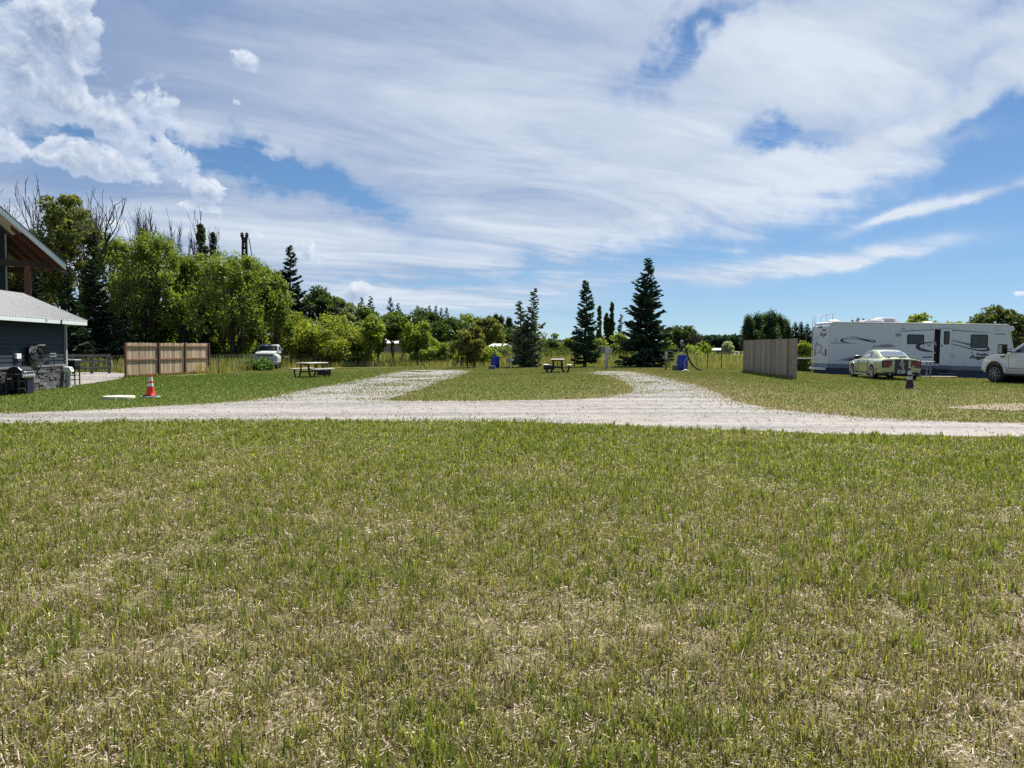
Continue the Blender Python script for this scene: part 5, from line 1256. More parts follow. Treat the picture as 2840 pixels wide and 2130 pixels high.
# ------------------------------------------------------------------ far buildings and the mast
def shed(label, px0, px1, ye, Y, h, rise, wallc, roofc, depth, open_=False, tilt=0):
    a = pt(px0, ye, Y); b = pt(px1, ye, Y); w = b[0] - a[0]; z0 = gzf(a[0], Y); ze = a[2]
    g = thing('shed', label, 'shed', (a[0], Y, z0 - .2), R(tilt)); H = ze - z0 + .2
    q = MB(); q.box2((.15, .15, 0), (w - .15, depth, H)); wl = q.build('wall', wallc, g)
    q = MB(); q.prism([(0 - .25, H - .06), (depth / 2, H + rise), (depth + .25, H - .06), (depth + .25, H + .02), (depth / 2, H + rise + .1), (-.25, H + .02)], -.2, w + .2, 'YZ'); q.build('roof', roofc, g)
    return g, w, H
rw = mat('bright_roof', (.78, .78, .76), .4, .1); rg = mat('pale_roof', (.58, .60, .62), .4, .1)
g, w, H = shed('pale shed with bright metal roof and two small windows, seen through the shrubs', 1062, 1142, 952, 88, 3, .5, mat('shed_wall_tan', (.34, .31, .26), .8), rw, 5)
for x in (w * .35, w * .72): q = MB(); q.box((x, .14, H - 1.35), (.8, .06, .8)); q.build('window', mat('dark_glass', (.012, .014, .02)), g)
g, w, H = shed('small grey-green shed with a sloping white roof between the shrubs', 1358, 1392, 961, 84, 2.4, .22, mat('shed_wall_green', (.26, .31, .29), .8), rw, 3.2, tilt=-18)
q = MB(); q.box((w * .5, .14, H * .5), (.7, .04, 1.5)); q.build('door', mat('door_grey', (.2, .24, .23), .7), g)
g, w, H = shed('low open shed with white metal roof right of the biggest spruce', 1838, 1895, 971, 150, 3, .45, mat('shed_wall_dark', (.05, .035, .03), .9), rw, 7)
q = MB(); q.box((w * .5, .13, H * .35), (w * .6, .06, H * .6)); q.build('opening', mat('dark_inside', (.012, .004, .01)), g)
g, w, H = shed('long low dark shed with pale metal roof out in the far field', 1974, 2030, 971, 190, 3.4, .4, mat('shed_wall_black', (.03, .025, .03), .9), rg, 8)
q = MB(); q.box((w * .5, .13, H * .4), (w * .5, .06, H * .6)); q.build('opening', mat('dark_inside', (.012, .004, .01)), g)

def build_mast():
    Y = 92.0; p = foot(681, Y); z1 = pt(681, 664, Y)[2] - p[2]
    g = thing('drilling_mast', 'dark lattice drilling mast with a sheave head rising above the willows', 'mast', p, R(15)); m = mat('mast_steel', (.035, .028, .02), .7, .3, .2, 2)
    b = MB(); w0, w1 = .50, .20; n = 20
    P = lambda i, sx, sy: (sx * (w0 + (w1 - w0) * i / n), sy * (w0 + (w1 - w0) * i / n), z1 * i / n)
    for sx, sy in ((-1, -1), (1, -1), (1, 1), (-1, 1)): b.tube([P(0, sx, sy), P(n, sx, sy)], .11, 4)
    for i in range(n):
        for (s0, s1) in (((-1, -1), (1, -1)), ((1, -1), (1, 1)), ((1, 1), (-1, 1)), ((-1, 1), (-1, -1))):
            b.tube([P(i, *s0), P(i + 1, *s1)], .07, 4); b.tube([P(i + 1, *s0), P(i + 1, *s1)], .04, 4)
    b.build('lattice', m, g)
    b = MB(); b.box((0, 0, z1 + .1), (.70, .55, .3)); b.build('crown_plate', m, g)
    for x in (-.27, .26): b = MB(); n_ = 16; b.tube([(x + .12 * cos(2 * pi * i / n_), 0, z1 + .5 + .26 * sin(2 * pi * i / n_)) for i in range(n_ + 1)], .09, 6, False); b.box((x, 0, z1 + .35), (.12, .2, .4)); b.build('sheave', m, g)
    for x, y in ((-1.6, -.6), (2.2, .3), (1.2, 1.8)): b = MB(); b.tube([(0, 0, z1), (x, y, 0)], .025, 4); b.build('guy_line', m, g)
    b = MB(); b.tube([(.5, -.1, z1 + .2), (1.0, -.2, z1 - 3), (1.25, -.3, z1 - 6)], .05, 5); b.build('hose', m, g)
build_mast()
# ------------------------------------------------------------------ trees
LEAF = mat_col('leaf', .55, .47, .4, (1.3, 1.4, .55)); NEEDLE = mat_col('needle', .7, .22, .25, (1.1, 1.2, .7))
BARK = mat('bark', (.085, .068, .052), .9, 0, .35, 3, .4, stretch=(3, 3, .6)); DEADW = mat('dead_wood', (.075, .062, .052), .9, 0, .3, 3)

def rot_basis(rg, n, up_bias=0.0):
    d = rg.normal(size=(n, 3)); d[:, 2] += up_bias; d /= np.linalg.norm(d, axis=1)[:, None]
    e = rg.normal(size=(n, 3)); e -= d * (e * d).sum(1)[:, None]; e /= np.linalg.norm(e, axis=1)[:, None]
    return d, e
def leaf_quads(P, size, rg, col, asp=.5, droop=0.0):
    n = len(P); d, e = rot_basis(rg, n, -droop)
    if droop: d[:, 2] -= droop * .5
    s = (size * (.6 + .8 * rg.random(n)))[:, None]
    V = np.stack([P - d * s, P + e * s * asp, P + d * s, P - e * s * asp], 1)
    return V.reshape(-1, 3), np.repeat(col[:, None], 4, 1).reshape(-1, 3), np.arange(n * 4).reshape(n, 4)

def tubes(paths, n=6):
    V = []; F = []; o = 0
    for path, rad in paths:
        P = np.asarray(path, float); k = len(P)
        T = np.gradient(P, axis=0); T /= np.linalg.norm(T, axis=1)[:, None] + 1e-9
        a = np.cross(T, [0.31, .94, .12]); a /= np.linalg.norm(a, axis=1)[:, None] + 1e-9; b = np.cross(T, a)
        q = 2 * pi * np.arange(n) / n
        V.append((P[:, None] + (a[:, None] * np.cos(q)[None, :, None] + b[:, None] * np.sin(q)[None, :, None]) * np.asarray(rad)[:, None, None]).reshape(-1, 3))
        i = o + np.arange(k - 1)[:, None] * n; j = np.arange(n)[None]; j2 = (j + 1) % n
        F.append(np.stack([i + j, i + j2, i + n + j2, i + n + j], -1).reshape(-1, 4)); o += k * n
    return np.concatenate(V), np.concatenate(F)

def limb(p0, p1, rg, k=7, wob=.06, sag=0.0):
    t = np.linspace(0, 1, k)[:, None]; L = np.linalg.norm(p1 - p0)
    P = p0 + (p1 - p0) * t; w = rg.normal(0, wob * L, (k, 3)); w[0] = 0; w[-1] = 0
    P = P + np.cumsum(w, 0) * (t * (1 - t)) * 1.6
    P[:, 2] += (t * (1 - t))[:, 0] * L * sag
    return P

def broadleaf(seed, H, Wd, style='round', leaves=9000, lsize=.14, pal=((.05, .085, .018), (.12, .16, .035)), trunks=1, base=.12, gap=.35, asp=.5, droop=.0, clr=.55):
    """crown mesh + trunk mesh, base at the origin"""
    rg = np.random.default_rng(seed); paths = []; cl = []
    rx = Wd / 2
    n_cl = {'round': 70, 'willow': 130, 'open': 74, 'shrub': 50, 'column': 60}[style]
    for i in range(n_cl):
        u = rg.random(); th = rg.random() * 2 * pi
        if style == 'column':
            z = H * (base + (1 - base) * u); r = rx * (1 - u ** 2.2) ** .6 * (.35 + .65 * rg.random()) * min(1, .45 + 2.2 * u)
        elif style == 'willow':
            a = rg.random(); ph = np.arccos(1 - 1.25 * a); r = rx * np.sin(min(ph, pi * .60)) * (.86 + .14 * rg.random()); z = H * .46 + H * .50 * np.cos(ph)
            z = max(z, H * (.12 + .25 * rg.random()))
            if rg.random() < .25: r *= rg.random()
        elif style == 'open':
            ph = np.arccos(1 - 2 * u); rr_ = (.35 + .65 * rg.random() ** .5); r = rx * np.sin(ph) * rr_; z = H * (base + (1 - base) * (.48 + .44 * np.cos(ph) * rr_))
        elif style == 'shrub':
            r = rx * (.25 + .75 * rg.random() ** .6); z = H * (.12 + .82 * rg.random() * (1 - .55 * (r / rx) ** 2))
        else:
            ph = np.arccos(1 - 1.8 * u); r = rx * np.sin(min(ph, pi * .62)) * (.6 + .4 * rg.random()); z = H * (base + (1 - base) * (.48 + .5 * np.cos(ph) * (.75 + .25 * rg.random())))
        cl.append((r * cos(th), r * sin(th), z))
    cl = np.array(cl)
    lob = 1 + .16 * np.sin(np.arctan2(cl[:, 1], cl[:, 0]) * 3 + seed) ; cl[:, :2] *= lob[:, None]
    # stems and limbs to the clumps
    heads = []
    for t in range(trunks):
        a = 2 * pi * t / trunks + rg.random(); off = np.array([cos(a), sin(a), 0]) * (.25 * (trunks > 1))
        lean = np.array([cos(a), sin(a), 0]) * rx * (.34 if trunks > 1 else .06) * rg.uniform(.6, 1.2)
        top = off + lean + np.array([0, 0, H * (.62 if style != 'column' else .96)]); P = limb(off, top, rg, 9, .025)
        r0 = (.03 + .016 * H) / (trunks ** .35); paths.append((P, np.linspace(r0, r0 * .3, 9))); heads.append(P)
    for c in cl[rg.permutation(len(cl))[:int(len(cl) * (.75 if style in ('open', 'willow') else .5))]]:
        P = min(heads, key=lambda h: np.hypot(*(h[5, :2] - c[:2]))); k = int(np.clip(rg.integers(2, 8), 1, 8))
        k = min(k, max(1, np.searchsorted(P[:, 2], c[2] * .82) - 1)); s = P[k]
        r0 = .016 * H * .45 * (1 - k / 11); paths.append((limb(s, c, rg, 6, .05, .12), np.linspace(max(r0, .022), .01, 6)))
    # leaves in uneven clumps
    n = leaves; wt_ = rg.random(len(cl)) ** 1.2 + .15; ci = rg.choice(len(cl), n, p=wt_ / wt_.sum())
    rad = Wd * ({'round': .15, 'willow': .105, 'open': .15, 'shrub': .17, 'column': .2}[style]) * (.55 + .9 * rg.random(len(cl)))
    d = rg.normal(size=(n, 3)); d /= np.linalg.norm(d, axis=1)[:, None]; q = d * (rg.random(n) ** .5)[:, None] * rad[ci][:, None]
    q[:, 2] *= {'willow': 1.25, 'column': 1.6}.get(style, .75)
    if style == 'willow': q[:, 2] -= np.abs(rg.normal(0, .035 * H, n))
    P = cl[ci] + q; P = P[(P[:, 2] > .05 * H)]; n = len(P); ci = ci[:n]
    # feathery edge: thin the clumps by noise
    nz = fbm(P[:, 0] * 2.2 / max(.6, Wd * .12) + P[:, 2] * .7, P[:, 1] * 2.2 / max(.6, Wd * .12) - P[:, 2] * .9, seed, 3); P = P[nz > gap + (rg.random(n) - .5) * .3]; n = len(P)
    a, b = np.array(pal[0]), np.array(pal[1]); t = np.clip(.5 * rg.random(n) + clr * fbm(P[:, 0] * .9, P[:, 2] * .9 + P[:, 1] * .5, seed + 3, 2), 0, 1)[:, None]
    col = a * (1 - t) + b * t
    V, c, F = leaf_quads(P, lsize, rg, col, asp, droop)
    cr = np_mesh('crown', V, [F], c, [LEAF]); tv, tf = tubes(paths); tr = np_mesh('trunk', tv, [tf], None, [BARK], True)
    return cr, tr

def conifer(seed, H, Wd, dens=1.0, base=.05, pal=((.025, .055, .032), (.075, .12, .055)), drop=.25, sparse=0.0, leaders=((0, 0, 1.0),)):
    rg = np.random.default_rng(seed); paths = []; VP = []; VD = []; VS = []
    for lx, ly, lh in leaders:
        Hh = H * lh; rx = Wd / 2 * (.8 if len(leaders) > 1 else 1); off = np.array([lx * Wd, ly * Wd, 0])
        k = 12; tp = off[None] * np.linspace(.25, 1, k)[:, None]; tp[:, 2] = np.linspace(0, Hh, k); tp[:, :2] += rg.normal(0, .03, (k, 2))
        paths.append((tp, np.linspace(.03 + .016 * H, .012, k)))
        nb = int((60 + 17.0 * H) * dens)
        for i in range(nb):
            u = (i + rg.random()) / nb; u = u ** 1.12; z = Hh * (base + (1 - base) * u * .985)
            r = rx * (1 - u) ** .88 * (.58 + .42 * rg.random() ** .7) + .045 * rx
            if rg.random() < .12: r *= 1.25
            if sin(u * 31 + seed) + .8 * sin(rg.random() * .1 + u * 13.0 + seed * 2) > 1.15: r *= .72
            if rg.random() < sparse: r *= .6
            th = rg.random() * 2 * pi; s = np.array([np.interp(z, tp[:, 2], tp[:, 0]), np.interp(z, tp[:, 2], tp[:, 1]), z])
            rise = (.55 * u - drop * (1 - u)) * r
            e = s + np.array([cos(th) * r, sin(th) * r, rise + .1 * r * rg.normal()])
            m = 7; t = np.linspace(0, 1, m)[:, None]; B = s + (e - s) * t; B[:, 2] -= (t * (1 - t))[:, 0] * r * .18; B[:, 2] += (t[:, 0] ** 3) * r * .10
            paths.append((B, np.linspace(.016 + .012 * r, .006, m)))
            ns = max(9, int(26 * r * (1 - .35 * sparse)))
            f = rg.random(ns) ** .75 * .92 + .08; idx = np.clip((f * (m - 1)).astype(int), 0, m - 2); fr = f * (m - 1) - idx
            c = B[idx] * (1 - fr)[:, None] + B[idx + 1] * fr[:, None]
            sd_ = np.where(rg.random(ns) < .5, 1, -1); side = np.array([-sin(th), cos(th), 0]); fwd = np.array([cos(th), sin(th), 0])
            dirv = side[None] * (sd_ * (.75 + .3 * rg.random(ns)))[:, None] + fwd[None] * (.55 + .5 * rg.random(ns))[:, None]; dirv[:, 2] = -.18 - .35 * rg.random(ns) + .35 * u
            ln = (r * .30 * (1.05 - .6 * f) + .16) * (.6 + .7 * rg.random(ns))
            VP.append(c); VD.append(dirv / np.linalg.norm(dirv, axis=1)[:, None] * ln[:, None]); VS.append(np.full(ns, 1.0))
    P = np.concatenate(VP); D = np.concatenate(VD); n = len(P)
    L = np.linalg.norm(D, axis=1)[:, None]; w = np.cross(D, rg.normal(size=(n, 3)) * .35 + np.array([0, 0, 1.0])); w /= np.linalg.norm(w, axis=1)[:, None] + 1e-9; w *= (.035 + .13 * L)
    V = np.stack([P - w * .5, P + D * .45 - w, P + D, P + D * .45 + w, P + w * .5], 1)
    # each spray carries a second, hanging blade
    w2 = np.cross(D, w); w2 /= np.linalg.norm(w2, axis=1)[:, None] + 1e-9; w2 *= (.03 + .10 * L)
    V2 = np.stack([P - w2 * .4, P + D * .5 - w2, P + D * .95, P + D * .5 + w2 * .5, P + w2 * .4], 1)
    V = np.concatenate([V, V2]); m = len(V)
    a, b = np.array(pal[0]), np.array(pal[1]); t = rg.random(n)[:, None] ** 1.5; c = a * (1 - t) + b * t; c = np.concatenate([c, c * .9])
    cr = np_mesh('crown', V.reshape(-1, 3), [np.arange(m * 5).reshape(m, 5)], np.repeat(c[:, None], 5, 1).reshape(-1, 3), [NEEDLE]); tv, tf = tubes(paths, 5)
    return cr, np_mesh('trunk', tv, [tf], None, [BARK], True)

def dead_tree(seed, H, spread, forks=3, upright=.85, tw=70, thick=1.0):
    rg = np.random.default_rng(seed); paths = []
    def grow(p, d, L, r, dep):
        k = 6; P = [p]; q = p.copy(); dd = d.copy()
        for i in range(k - 1):
            dd = dd + rg.normal(0, .10, 3) + np.array([0, 0, .05]); dd /= np.linalg.norm(dd); q = q + dd * L / (k - 1); P.append(q)
        P = np.array(P); paths.append((P, np.linspace(r, r * .55, k)))
        if dep == 0: return
        for j in range(rg.integers(3, 5) if dep > 1 else rg.integers(2, 5)):
            b = P[rg.integers(2, k)]; nd = dd + rg.normal(0, spread, 3); nd[2] = abs(nd[2]) * upright + .25 * upright; nd /= np.linalg.norm(nd); grow(b, nd, L * rg.uniform(.5, .78), r * .5, dep - 1)
    grow(np.zeros(3), np.array([0, 0, 1.0]), H * .42, H * .018 * thick, 4)
    z = max(P[:, 2].max() for P, _ in paths); s = H / z
    return tubes([(P * s, np.maximum(r, .022)) for P, r in paths], 4)

def plant(name, label, cat, meshes, pos, rz=0.0, sc=1.0, group=None, sx=None):
    g = thing(name, label, cat, pos, rz, group)
    g.scale = (sx or sc, sx or sc, sc)
    for nm, me in zip(('crown', 'trunk'), meshes):
        if me is not None: link(nm, me, g)
    return g
def hgt(px, ytop, Y): p = foot(px, Y); return pt(px, ytop, Y)[2] - p[2]
def wid(wpx, Y): return wpx / FPX * Y

OLIVE = ((.090, .130, .026), (.235, .285, .065)); MIDG = ((.050, .085, .020), (.145, .185, .042)); YELG = ((.135, .175, .028), (.34, .36, .065)); DARKG = ((.026, .055, .020), (.080, .115, .034)); GREYG = ((.075, .105, .050), (.19, .22, .11)); LIME = ((.12, .18, .025), (.29, .34, .055))
COTT = ((.075, .10, .028), (.225, .235, .075))
def B(name, label, px, ytop, wpx, Y, style, pal, seed, leaves=9000, ls=.14, trunks=1, base=.12, gap=.35, asp=.5, droop=0, cat='tree', group=None, rz=0):
    if group in ('yellow-green shrubs along the meadow', 'shrubs between the middle conifers') and 56.5 < Y < 66: Y += 5
    H = hgt(px, ytop, Y) * {'willow': 1.02, 'round': .95}.get(style, .97); leaves = int(leaves * (1.5 if style in ('open', 'shrub') else 1.25)); gap -= .03; Wd = wid(wpx, Y)
    plant(name, label, cat, broadleaf(seed, H, Wd, style, leaves, ls, pal, trunks, base, gap, asp, droop), foot(px, Y), rz, 1.0, group)
def K(label, px, ytop, wpx, Y, seed, name='spruce_tree', pal=((.020, .046, .028), (.062, .105, .050)), group=None, **kw):
    H = hgt(px, ytop, Y); plant(name, label, 'tree', conifer(seed, H, wid(wpx, Y), pal=pal, **kw), foot(px, Y), 0, 1.0, group)
def Dd(label, px, ytop, Y, seed, spread=.35, upright=.9, thick=1.0, base_y=None, sc=1.0):
    H = hgt(px, ytop, Y); v, f = dead_tree(seed, H, spread, 3, upright, thick=thick); me = np_mesh('trunk', v, [f], None, [DEADW], True)
    plant('dead_tree', label, 'tree', (None, me), foot(px, Y))

def build_trees():
    WG = 'willows behind the privacy screen'
    # --- the wall of trees on the left
    B('cottonwood_tree', 'tall loose-crowned tree with bare top twigs rising above the lodge roof', 195, 498, 190, 66, 'open', COTT, 104, 16000, .15, 2, .30, .40)
    B('cottonwood_tree', 'leafy tree half hidden behind the lodge gable, below the bare forked branches', 95, 590, 170, 68, 'open', COTT, 102, 12000, .15, 2, .2, .36)
    B('cottonwood_tree', 'small green treetop showing at the frame edge above the lodge roof', -30, 545, 130, 64, 'open', COTT, 103, 8000, .15, 1, .2, .36)
    Dd('bare forked dead tree standing above the lodge gable', 105, 468, 67, 15, .17, 1.4, 1.0); Dd('bare dead crown leaning right among the tall loose-crowned tree', 232, 500, 67.5, 12, .30, 1.2, .75)
    Dd('bare dead tree with many fine twigs at the frame edge over the lodge roof', 40, 505, 70, 17, .3, 1.0, 1.0); Dd('bare dead tree with a wide fork, above the dark spruce beside the lodge', 285, 530, 60, 14, .42, .9, 1.4)
    K('dark spruce under the bare forked tree right of the lodge', 262, 640, 130, 56, 21); K('black-shaded broad spruce close behind the lodge corner', 190, 770, 170, 51, 22, base=.02); K('dark spruce behind the lower lodge roof edge', 95, 690, 150, 55, 24)
    K('short bushy spruce over the left end of the privacy screen', 345, 862, 120, 51.5, 23, base=.02, pal=((.014, .036, .022), (.045, .085, .045))); K('young blue-green spruce peeping over the middle of the privacy screen', 508, 900, 80, 54, 25, base=.02, pal=((.016, .040, .026), (.05, .09, .055)))
    K('thin dark spruce in the gap left of the round-topped willow', 566, 835, 70, 57.5, 26, base=.02)
    for i, (lab, px, yt, wp, Y, tr) in enumerate((('leafy willow with a rounded head beside the wide-forked dead tree', 335, 655, 165, 62, 3), ('tall olive willow left of the two dark poplars, leaning right', 430, 648, 200, 60, 4), ('narrower willow with a notched top in front of the dark poplars', 540, 702, 135, 62, 3),
                                       ('biggest round-topped willow, left of the drilling mast', 640, 700, 215, 58.5, 5), ('willow drooping to the ground behind the old white truck', 742, 742, 130, 61, 3), ('willow top just under the sheaves of the drilling mast', 690, 715, 150, 67, 3))):
        B('willow_tree', lab, px, yt, wp, Y, 'willow', OLIVE, 110 + i, 17000, .13, tr, .12, .34, .38, .35, group=WG)
    for i, (lab, px, yt, wp, Y) in enumerate((('pale understorey shrub glowing between the leaning willow stems', 455, 800, 120, 64), ('pale understorey shrub below the dark poplars', 560, 830, 120, 65), ('dim leafy shrub behind the right end of the privacy screen', 660, 880, 150, 63), ('shaded leafy bush beside the lodge wall and rail fence', 235, 880, 160, 58), ('shaded leafy bush above the left half of the privacy screen', 395, 850, 130, 60))):
        B('shrub', lab, px, yt, wp, Y, 'shrub', MIDG if i > 2 else LIME, 130 + i, 7000, .13, 3, .05, .3, cat='shrub', group='understorey shrubs')
    PG = 'lombardy poplars above the willows'
    B('poplar_tree', 'dark slim poplar, taller of the pair above the willows', 561, 622, 44, 88, 'column', DARKG, 140, 7000, .17, 1, .1, .2, group=PG); B('poplar_tree', 'dark slim poplar, shorter right-hand one of the pair above the willows', 594, 637, 25, 88, 'column', DARKG, 141, 4000, .17, 1, .1, .2, group=PG)
    B('poplar_tree', 'small leafy poplar at the foot of the bare spikes above the tall olive willow', 400, 640, 52, 86, 'column', MIDG, 142, 5000, .17, 1, .1, .25, group=PG); B('poplar_tree', 'tiny dark poplar tip between the poplar pair and the mast', 608, 692, 22, 88, 'column', DARKG, 143, 2500, .17, 1, .1, .2, group=PG)
    for px, yt, lab, sd in ((416, 556, 'tallest bare poplar spike above the tall olive willow', 31), (400, 575, 'bare poplar spike left of the tallest spike', 32), (437, 590, 'bare poplar spike curving at the right of its cluster', 33), (427, 572, 'bare poplar spike between its two taller neighbours', 37), (549, 578, 'tallest bare poplar spike beside the dark poplar pair', 34), (533, 610, 'thin bare poplar spike left of the dark poplar pair', 35), (584, 625, 'thin bare poplar spike between the dark poplar pair', 36)):
        Dd(lab, px, yt, 87, sd, .11, 1.6, .9)
    K('large dark spruce standing right of the willows', 806, 678, 150, 72, 40, dens=1.0, base=.08, drop=.15, pal=((.018, .042, .030), (.055, .09, .055)))
    B('round_tree', 'dark round tree right beside the large spruce', 882, 788, 125, 76, 'round', DARKG, 150, 9000, .16); B('round_tree', 'grey-green airy tree right of the dark round tree', 945, 806, 85, 74, 'open', GREYG, 151, 6000, .16, 2, .1, .38)
    # --- yellow-green shrubs along the meadow
    SG = 'yellow-green shrubs along the meadow'
    for i, (lab, px, yt, wp, Y, pal, st, tr) in enumerate((('broad yellow-green shrub right of the old white truck', 835, 848, 150, 62, YELG, 'shrub', 4), ('broad yellow-green shrub below the dark round tree', 925, 865, 150, 61.5, YELG, 'shrub', 4), ('smaller yellow-green shrub left of the tan shed', 990, 905, 95, 62, YELG, 'shrub', 3),
             ('slender lime tree with a thin leaning stem left of the tan shed', 1038, 866, 78, 60, LIME, 'open', 2), ('slim dark-stemmed tree standing before the tan shed', 1103, 868, 72, 61, MIDG, 'open', 2), ('light lime tree just right of the tan shed', 1150, 878, 85, 60.5, LIME, 'open', 2), ('low pale lime bush on the far side of the left gravel drive', 1200, 938, 95, 60, LIME, 'shrub', 3), ('shaded green shrub low under the yellow-green ones', 905, 930, 140, 63.5, MIDG, 'shrub', 3),
             ('young yellowish tree with a thin airy top near the first blue barrel', 1306, 892, 78, 56, ((.09, .105, .025), (.24, .22, .06)), 'open', 2), ('low leafy bush at the foot of the young yellowish tree', 1330, 955, 110, 57, LIME, 'shrub', 3))):
        B('meadow_tree' if st == 'open' else 'shrub', lab, px, yt, wp, Y, st, pal, 160 + i, 7500 if st == 'shrub' else 5500, .12, tr, {3: .22, 4: .46, 5: .25}.get(i, .1), .36, group=SG, cat='shrub' if st == 'shrub' else 'tree')
    for i, (lab, px, yt, wp, Y, pal) in enumerate((('bright low bush under the slender lime tree', 1012, 945, 80, 64, LIME), ('pale bush closing the gap right of the tan shed', 1188, 925, 80, 66, YELG), ('green bush between the low pale lime bush and the young yellowish tree', 1258, 935, 95, 66, MIDG), ('leafy bush behind the broad yellow-green shrubs', 960, 885, 110, 68, LIME), ('leafy olive bush at the drooping willow edge', 790, 870, 90, 64, OLIVE), ('dark green weed clump in front of the old white truck', 708, 996, 95, 54.5, ((.05, .10, .02), (.12, .19, .035))))):
        B('shrub', lab, px, yt, wp, Y, 'shrub', pal, 300 + i, 6000 if i < 5 else 3500, .12, 3, .05, .34, group=SG, cat='shrub')
    MG = 'mid-distance trees behind the shrubs'
    for i, (lab, px, yt, wp, Y, pal) in enumerate((('dark olive tree below the two small far spruces', 1002, 846, 130, 95, MIDG), ('green tree behind the slim dark-stemmed tree', 1085, 856, 110, 100, MIDG), ('broad dark tree mass right of the lime trees', 1175, 850, 125, 96, DARKG), ('very dark rounded tree behind the low pale lime bush', 1248, 878, 120, 88, ((.03, .06, .012), (.07, .11, .02))),
             ('olive tree behind the young yellowish tree', 1300, 866, 90, 112, OLIVE), ('olive-brown tall rounded tree right of the young yellowish tree', 1350, 872, 85, 105, COTT), ('dim tree between the tall rounded tree and the two-tipped conifer', 1405, 905, 80, 112, DARKG), ('dark tree behind the two-tipped conifer', 1440, 900, 70, 120, DARKG))):
        B('round_tree', lab, px, yt, wp, Y, 'round', pal, 180 + i, 6500, .2, group=MG)
    FS = 'small far spruces on the skyline'
    fs = None
    for i, (lab, px, yt, wp, Y) in enumerate((('left one of the two small spruces above the dark olive tree', 1003, 823, 40, 120), ('right one of the two small spruces above the dark olive tree', 1028, 819, 42, 120), ('sharp dark spruce left of its shorter twin', 1083, 822, 48, 122), ('blunt shorter spruce touching the sharp dark one', 1104, 839, 38, 118), ('tiny spruce tip, first on the dark tree mass', 1158, 846, 30, 140), ('tiny spruce tip right of the first, on the dark tree mass', 1190, 845, 28, 142), ('tiny spruce tip left of the last pair on the skyline', 1208, 846, 24, 142), ('tiny spruce tip, taller of the last pair on the skyline', 1224, 852, 24, 140), ('tiny spruce tip, last before the skyline dips', 1239, 851, 26, 140))):
        H = hgt(px, yt, Y)
        if i in (0, 4): fs = (conifer(200 + i, H, wid(wp * 1.7, Y), .7, .05), H)
        plant('spruce_tree', lab, 'tree', fs[0], foot(px, Y), i * 1.3, H / fs[1], FS)
    PR = 'far row of poplars'
    pp = broadleaf(210, 9, 3.0, 'column', 3500, .25, DARKG, 1, .08, .2)
    for i, (lab, px, yt) in enumerate((('leftmost poplar of the far row behind the two-tipped conifer', 1373, 879), ('poplar in the middle of the far row behind the two-tipped conifer', 1390, 884), ('shortest poplar at the right end of that far row', 1412, 888))):
        H = hgt(px, yt, 135); plant('poplar_tree', lab, 'tree', pp, foot(px, 135), i * 2, H / 9, PR)
    # --- conifers in the middle
    K('ragged two-tipped conifer with see-through branches, in the middle of the skyline', 1462, 798, 126, 55, 50, name='conifer_tree', dens=.68, sparse=.45, drop=-.15, base=.03, pal=((.11, .155, .085), (.28, .32, .17)), leaders=((-.17, 0, .84), (.15, 0, 1.0), (0, .05, .62)))
    K('slim dark spruce between the two-tipped conifer and the biggest spruce', 1624, 776, 98, 54, 51, dens=1.25, base=.06, drop=.0, pal=((.036, .080, .048), (.105, .175, .085)))
    K('biggest broad dark spruce in the middle of the skyline', 1792, 714, 165, 55, 52, dens=1.3, base=.05, drop=.1, pal=((.030, .068, .044), (.090, .150, .076)))
    CG = 'shrubs between the middle conifers'
    for i, (lab, px, yt, wp, Y, pal) in enumerate((('grey-green shrub right of the two-tipped conifer', 1525, 912, 80, 62, GREYG), ('thin brownish shrub left of the slim dark spruce', 1580, 932, 75, 63, COTT), ('yellow-green shrub behind the tall meter post', 1668, 928, 62, 61, YELG), ('lime shrub between the meter post and the biggest spruce', 1714, 915, 66, 60, LIME), ('lime shrub tucked at the right foot of the biggest spruce', 1853, 928, 50, 60, LIME), ('small dim shrub at the foot of the slim dark spruce', 1610, 962, 60, 58, MIDG), ('drooping pale bush leaning right past the biggest spruce', 1942, 944, 75, 72, LIME), ('grey-green low thicket left of the two-tipped conifer', 1400, 960, 90, 62, GREYG), ('low grassy thicket beside the slim dark spruce', 1545, 962, 90, 60, MIDG))):
        B('shrub', lab, px, yt, wp, Y, 'shrub', pal, 220 + i, 5500, .12, 3, .05, .38, group=CG, cat='shrub')
    TP = 'thin poplars left of the biggest spruce'
    for i, (lab, px, yt, wp) in enumerate((('bare-tipped thin poplar next to the slim dark spruce', 1661, 842, 15), ('tallest thin poplar left of the biggest spruce', 1696, 836, 18), ('short stout poplar beside the tallest thin one', 1682, 868, 24))):
        B('poplar_tree', lab, px, yt, wp, 95, 'column', DARKG if i else MIDG, 240 + i, 2600, .17, 1, .05, .25, group=TP)
    K('small grey spruce half behind the left side of the biggest spruce', 1722, 870, 50, 90, 55, dens=.6)
    B('round_tree', 'dark domed tree right of the biggest spruce', 1897, 900, 92, 86, 'round', DARKG, 250, 8000, .17); B('round_tree', 'dim tree wedged between the biggest spruce and the domed tree', 1858, 906, 60, 88, 'round', DARKG, 251, 4500, .17)
    Dd('bare twiggy branchlet tree beside the domed dark tree', 1918, 915, 84, 61, .5, .6, .7)
    B('round_tree', 'round tree above the long low dark shed, sunlit paleness put into its leaf colour', 2020, 946, 28, 175, 'round', ((.28, .32, .26), (.45, .48, .40)), 252, 2500, .3)  # very pale leaf colours stand in for a sunlit crown
    # --- right-hand background
    RG = 'tall poplar clump behind the windbreak'
    pm = broadleaf(260, 15.3, 7.6, 'column', 15000, .3, ((.022, .055, .022), (.065, .105, .038)), 1, .05, .24)
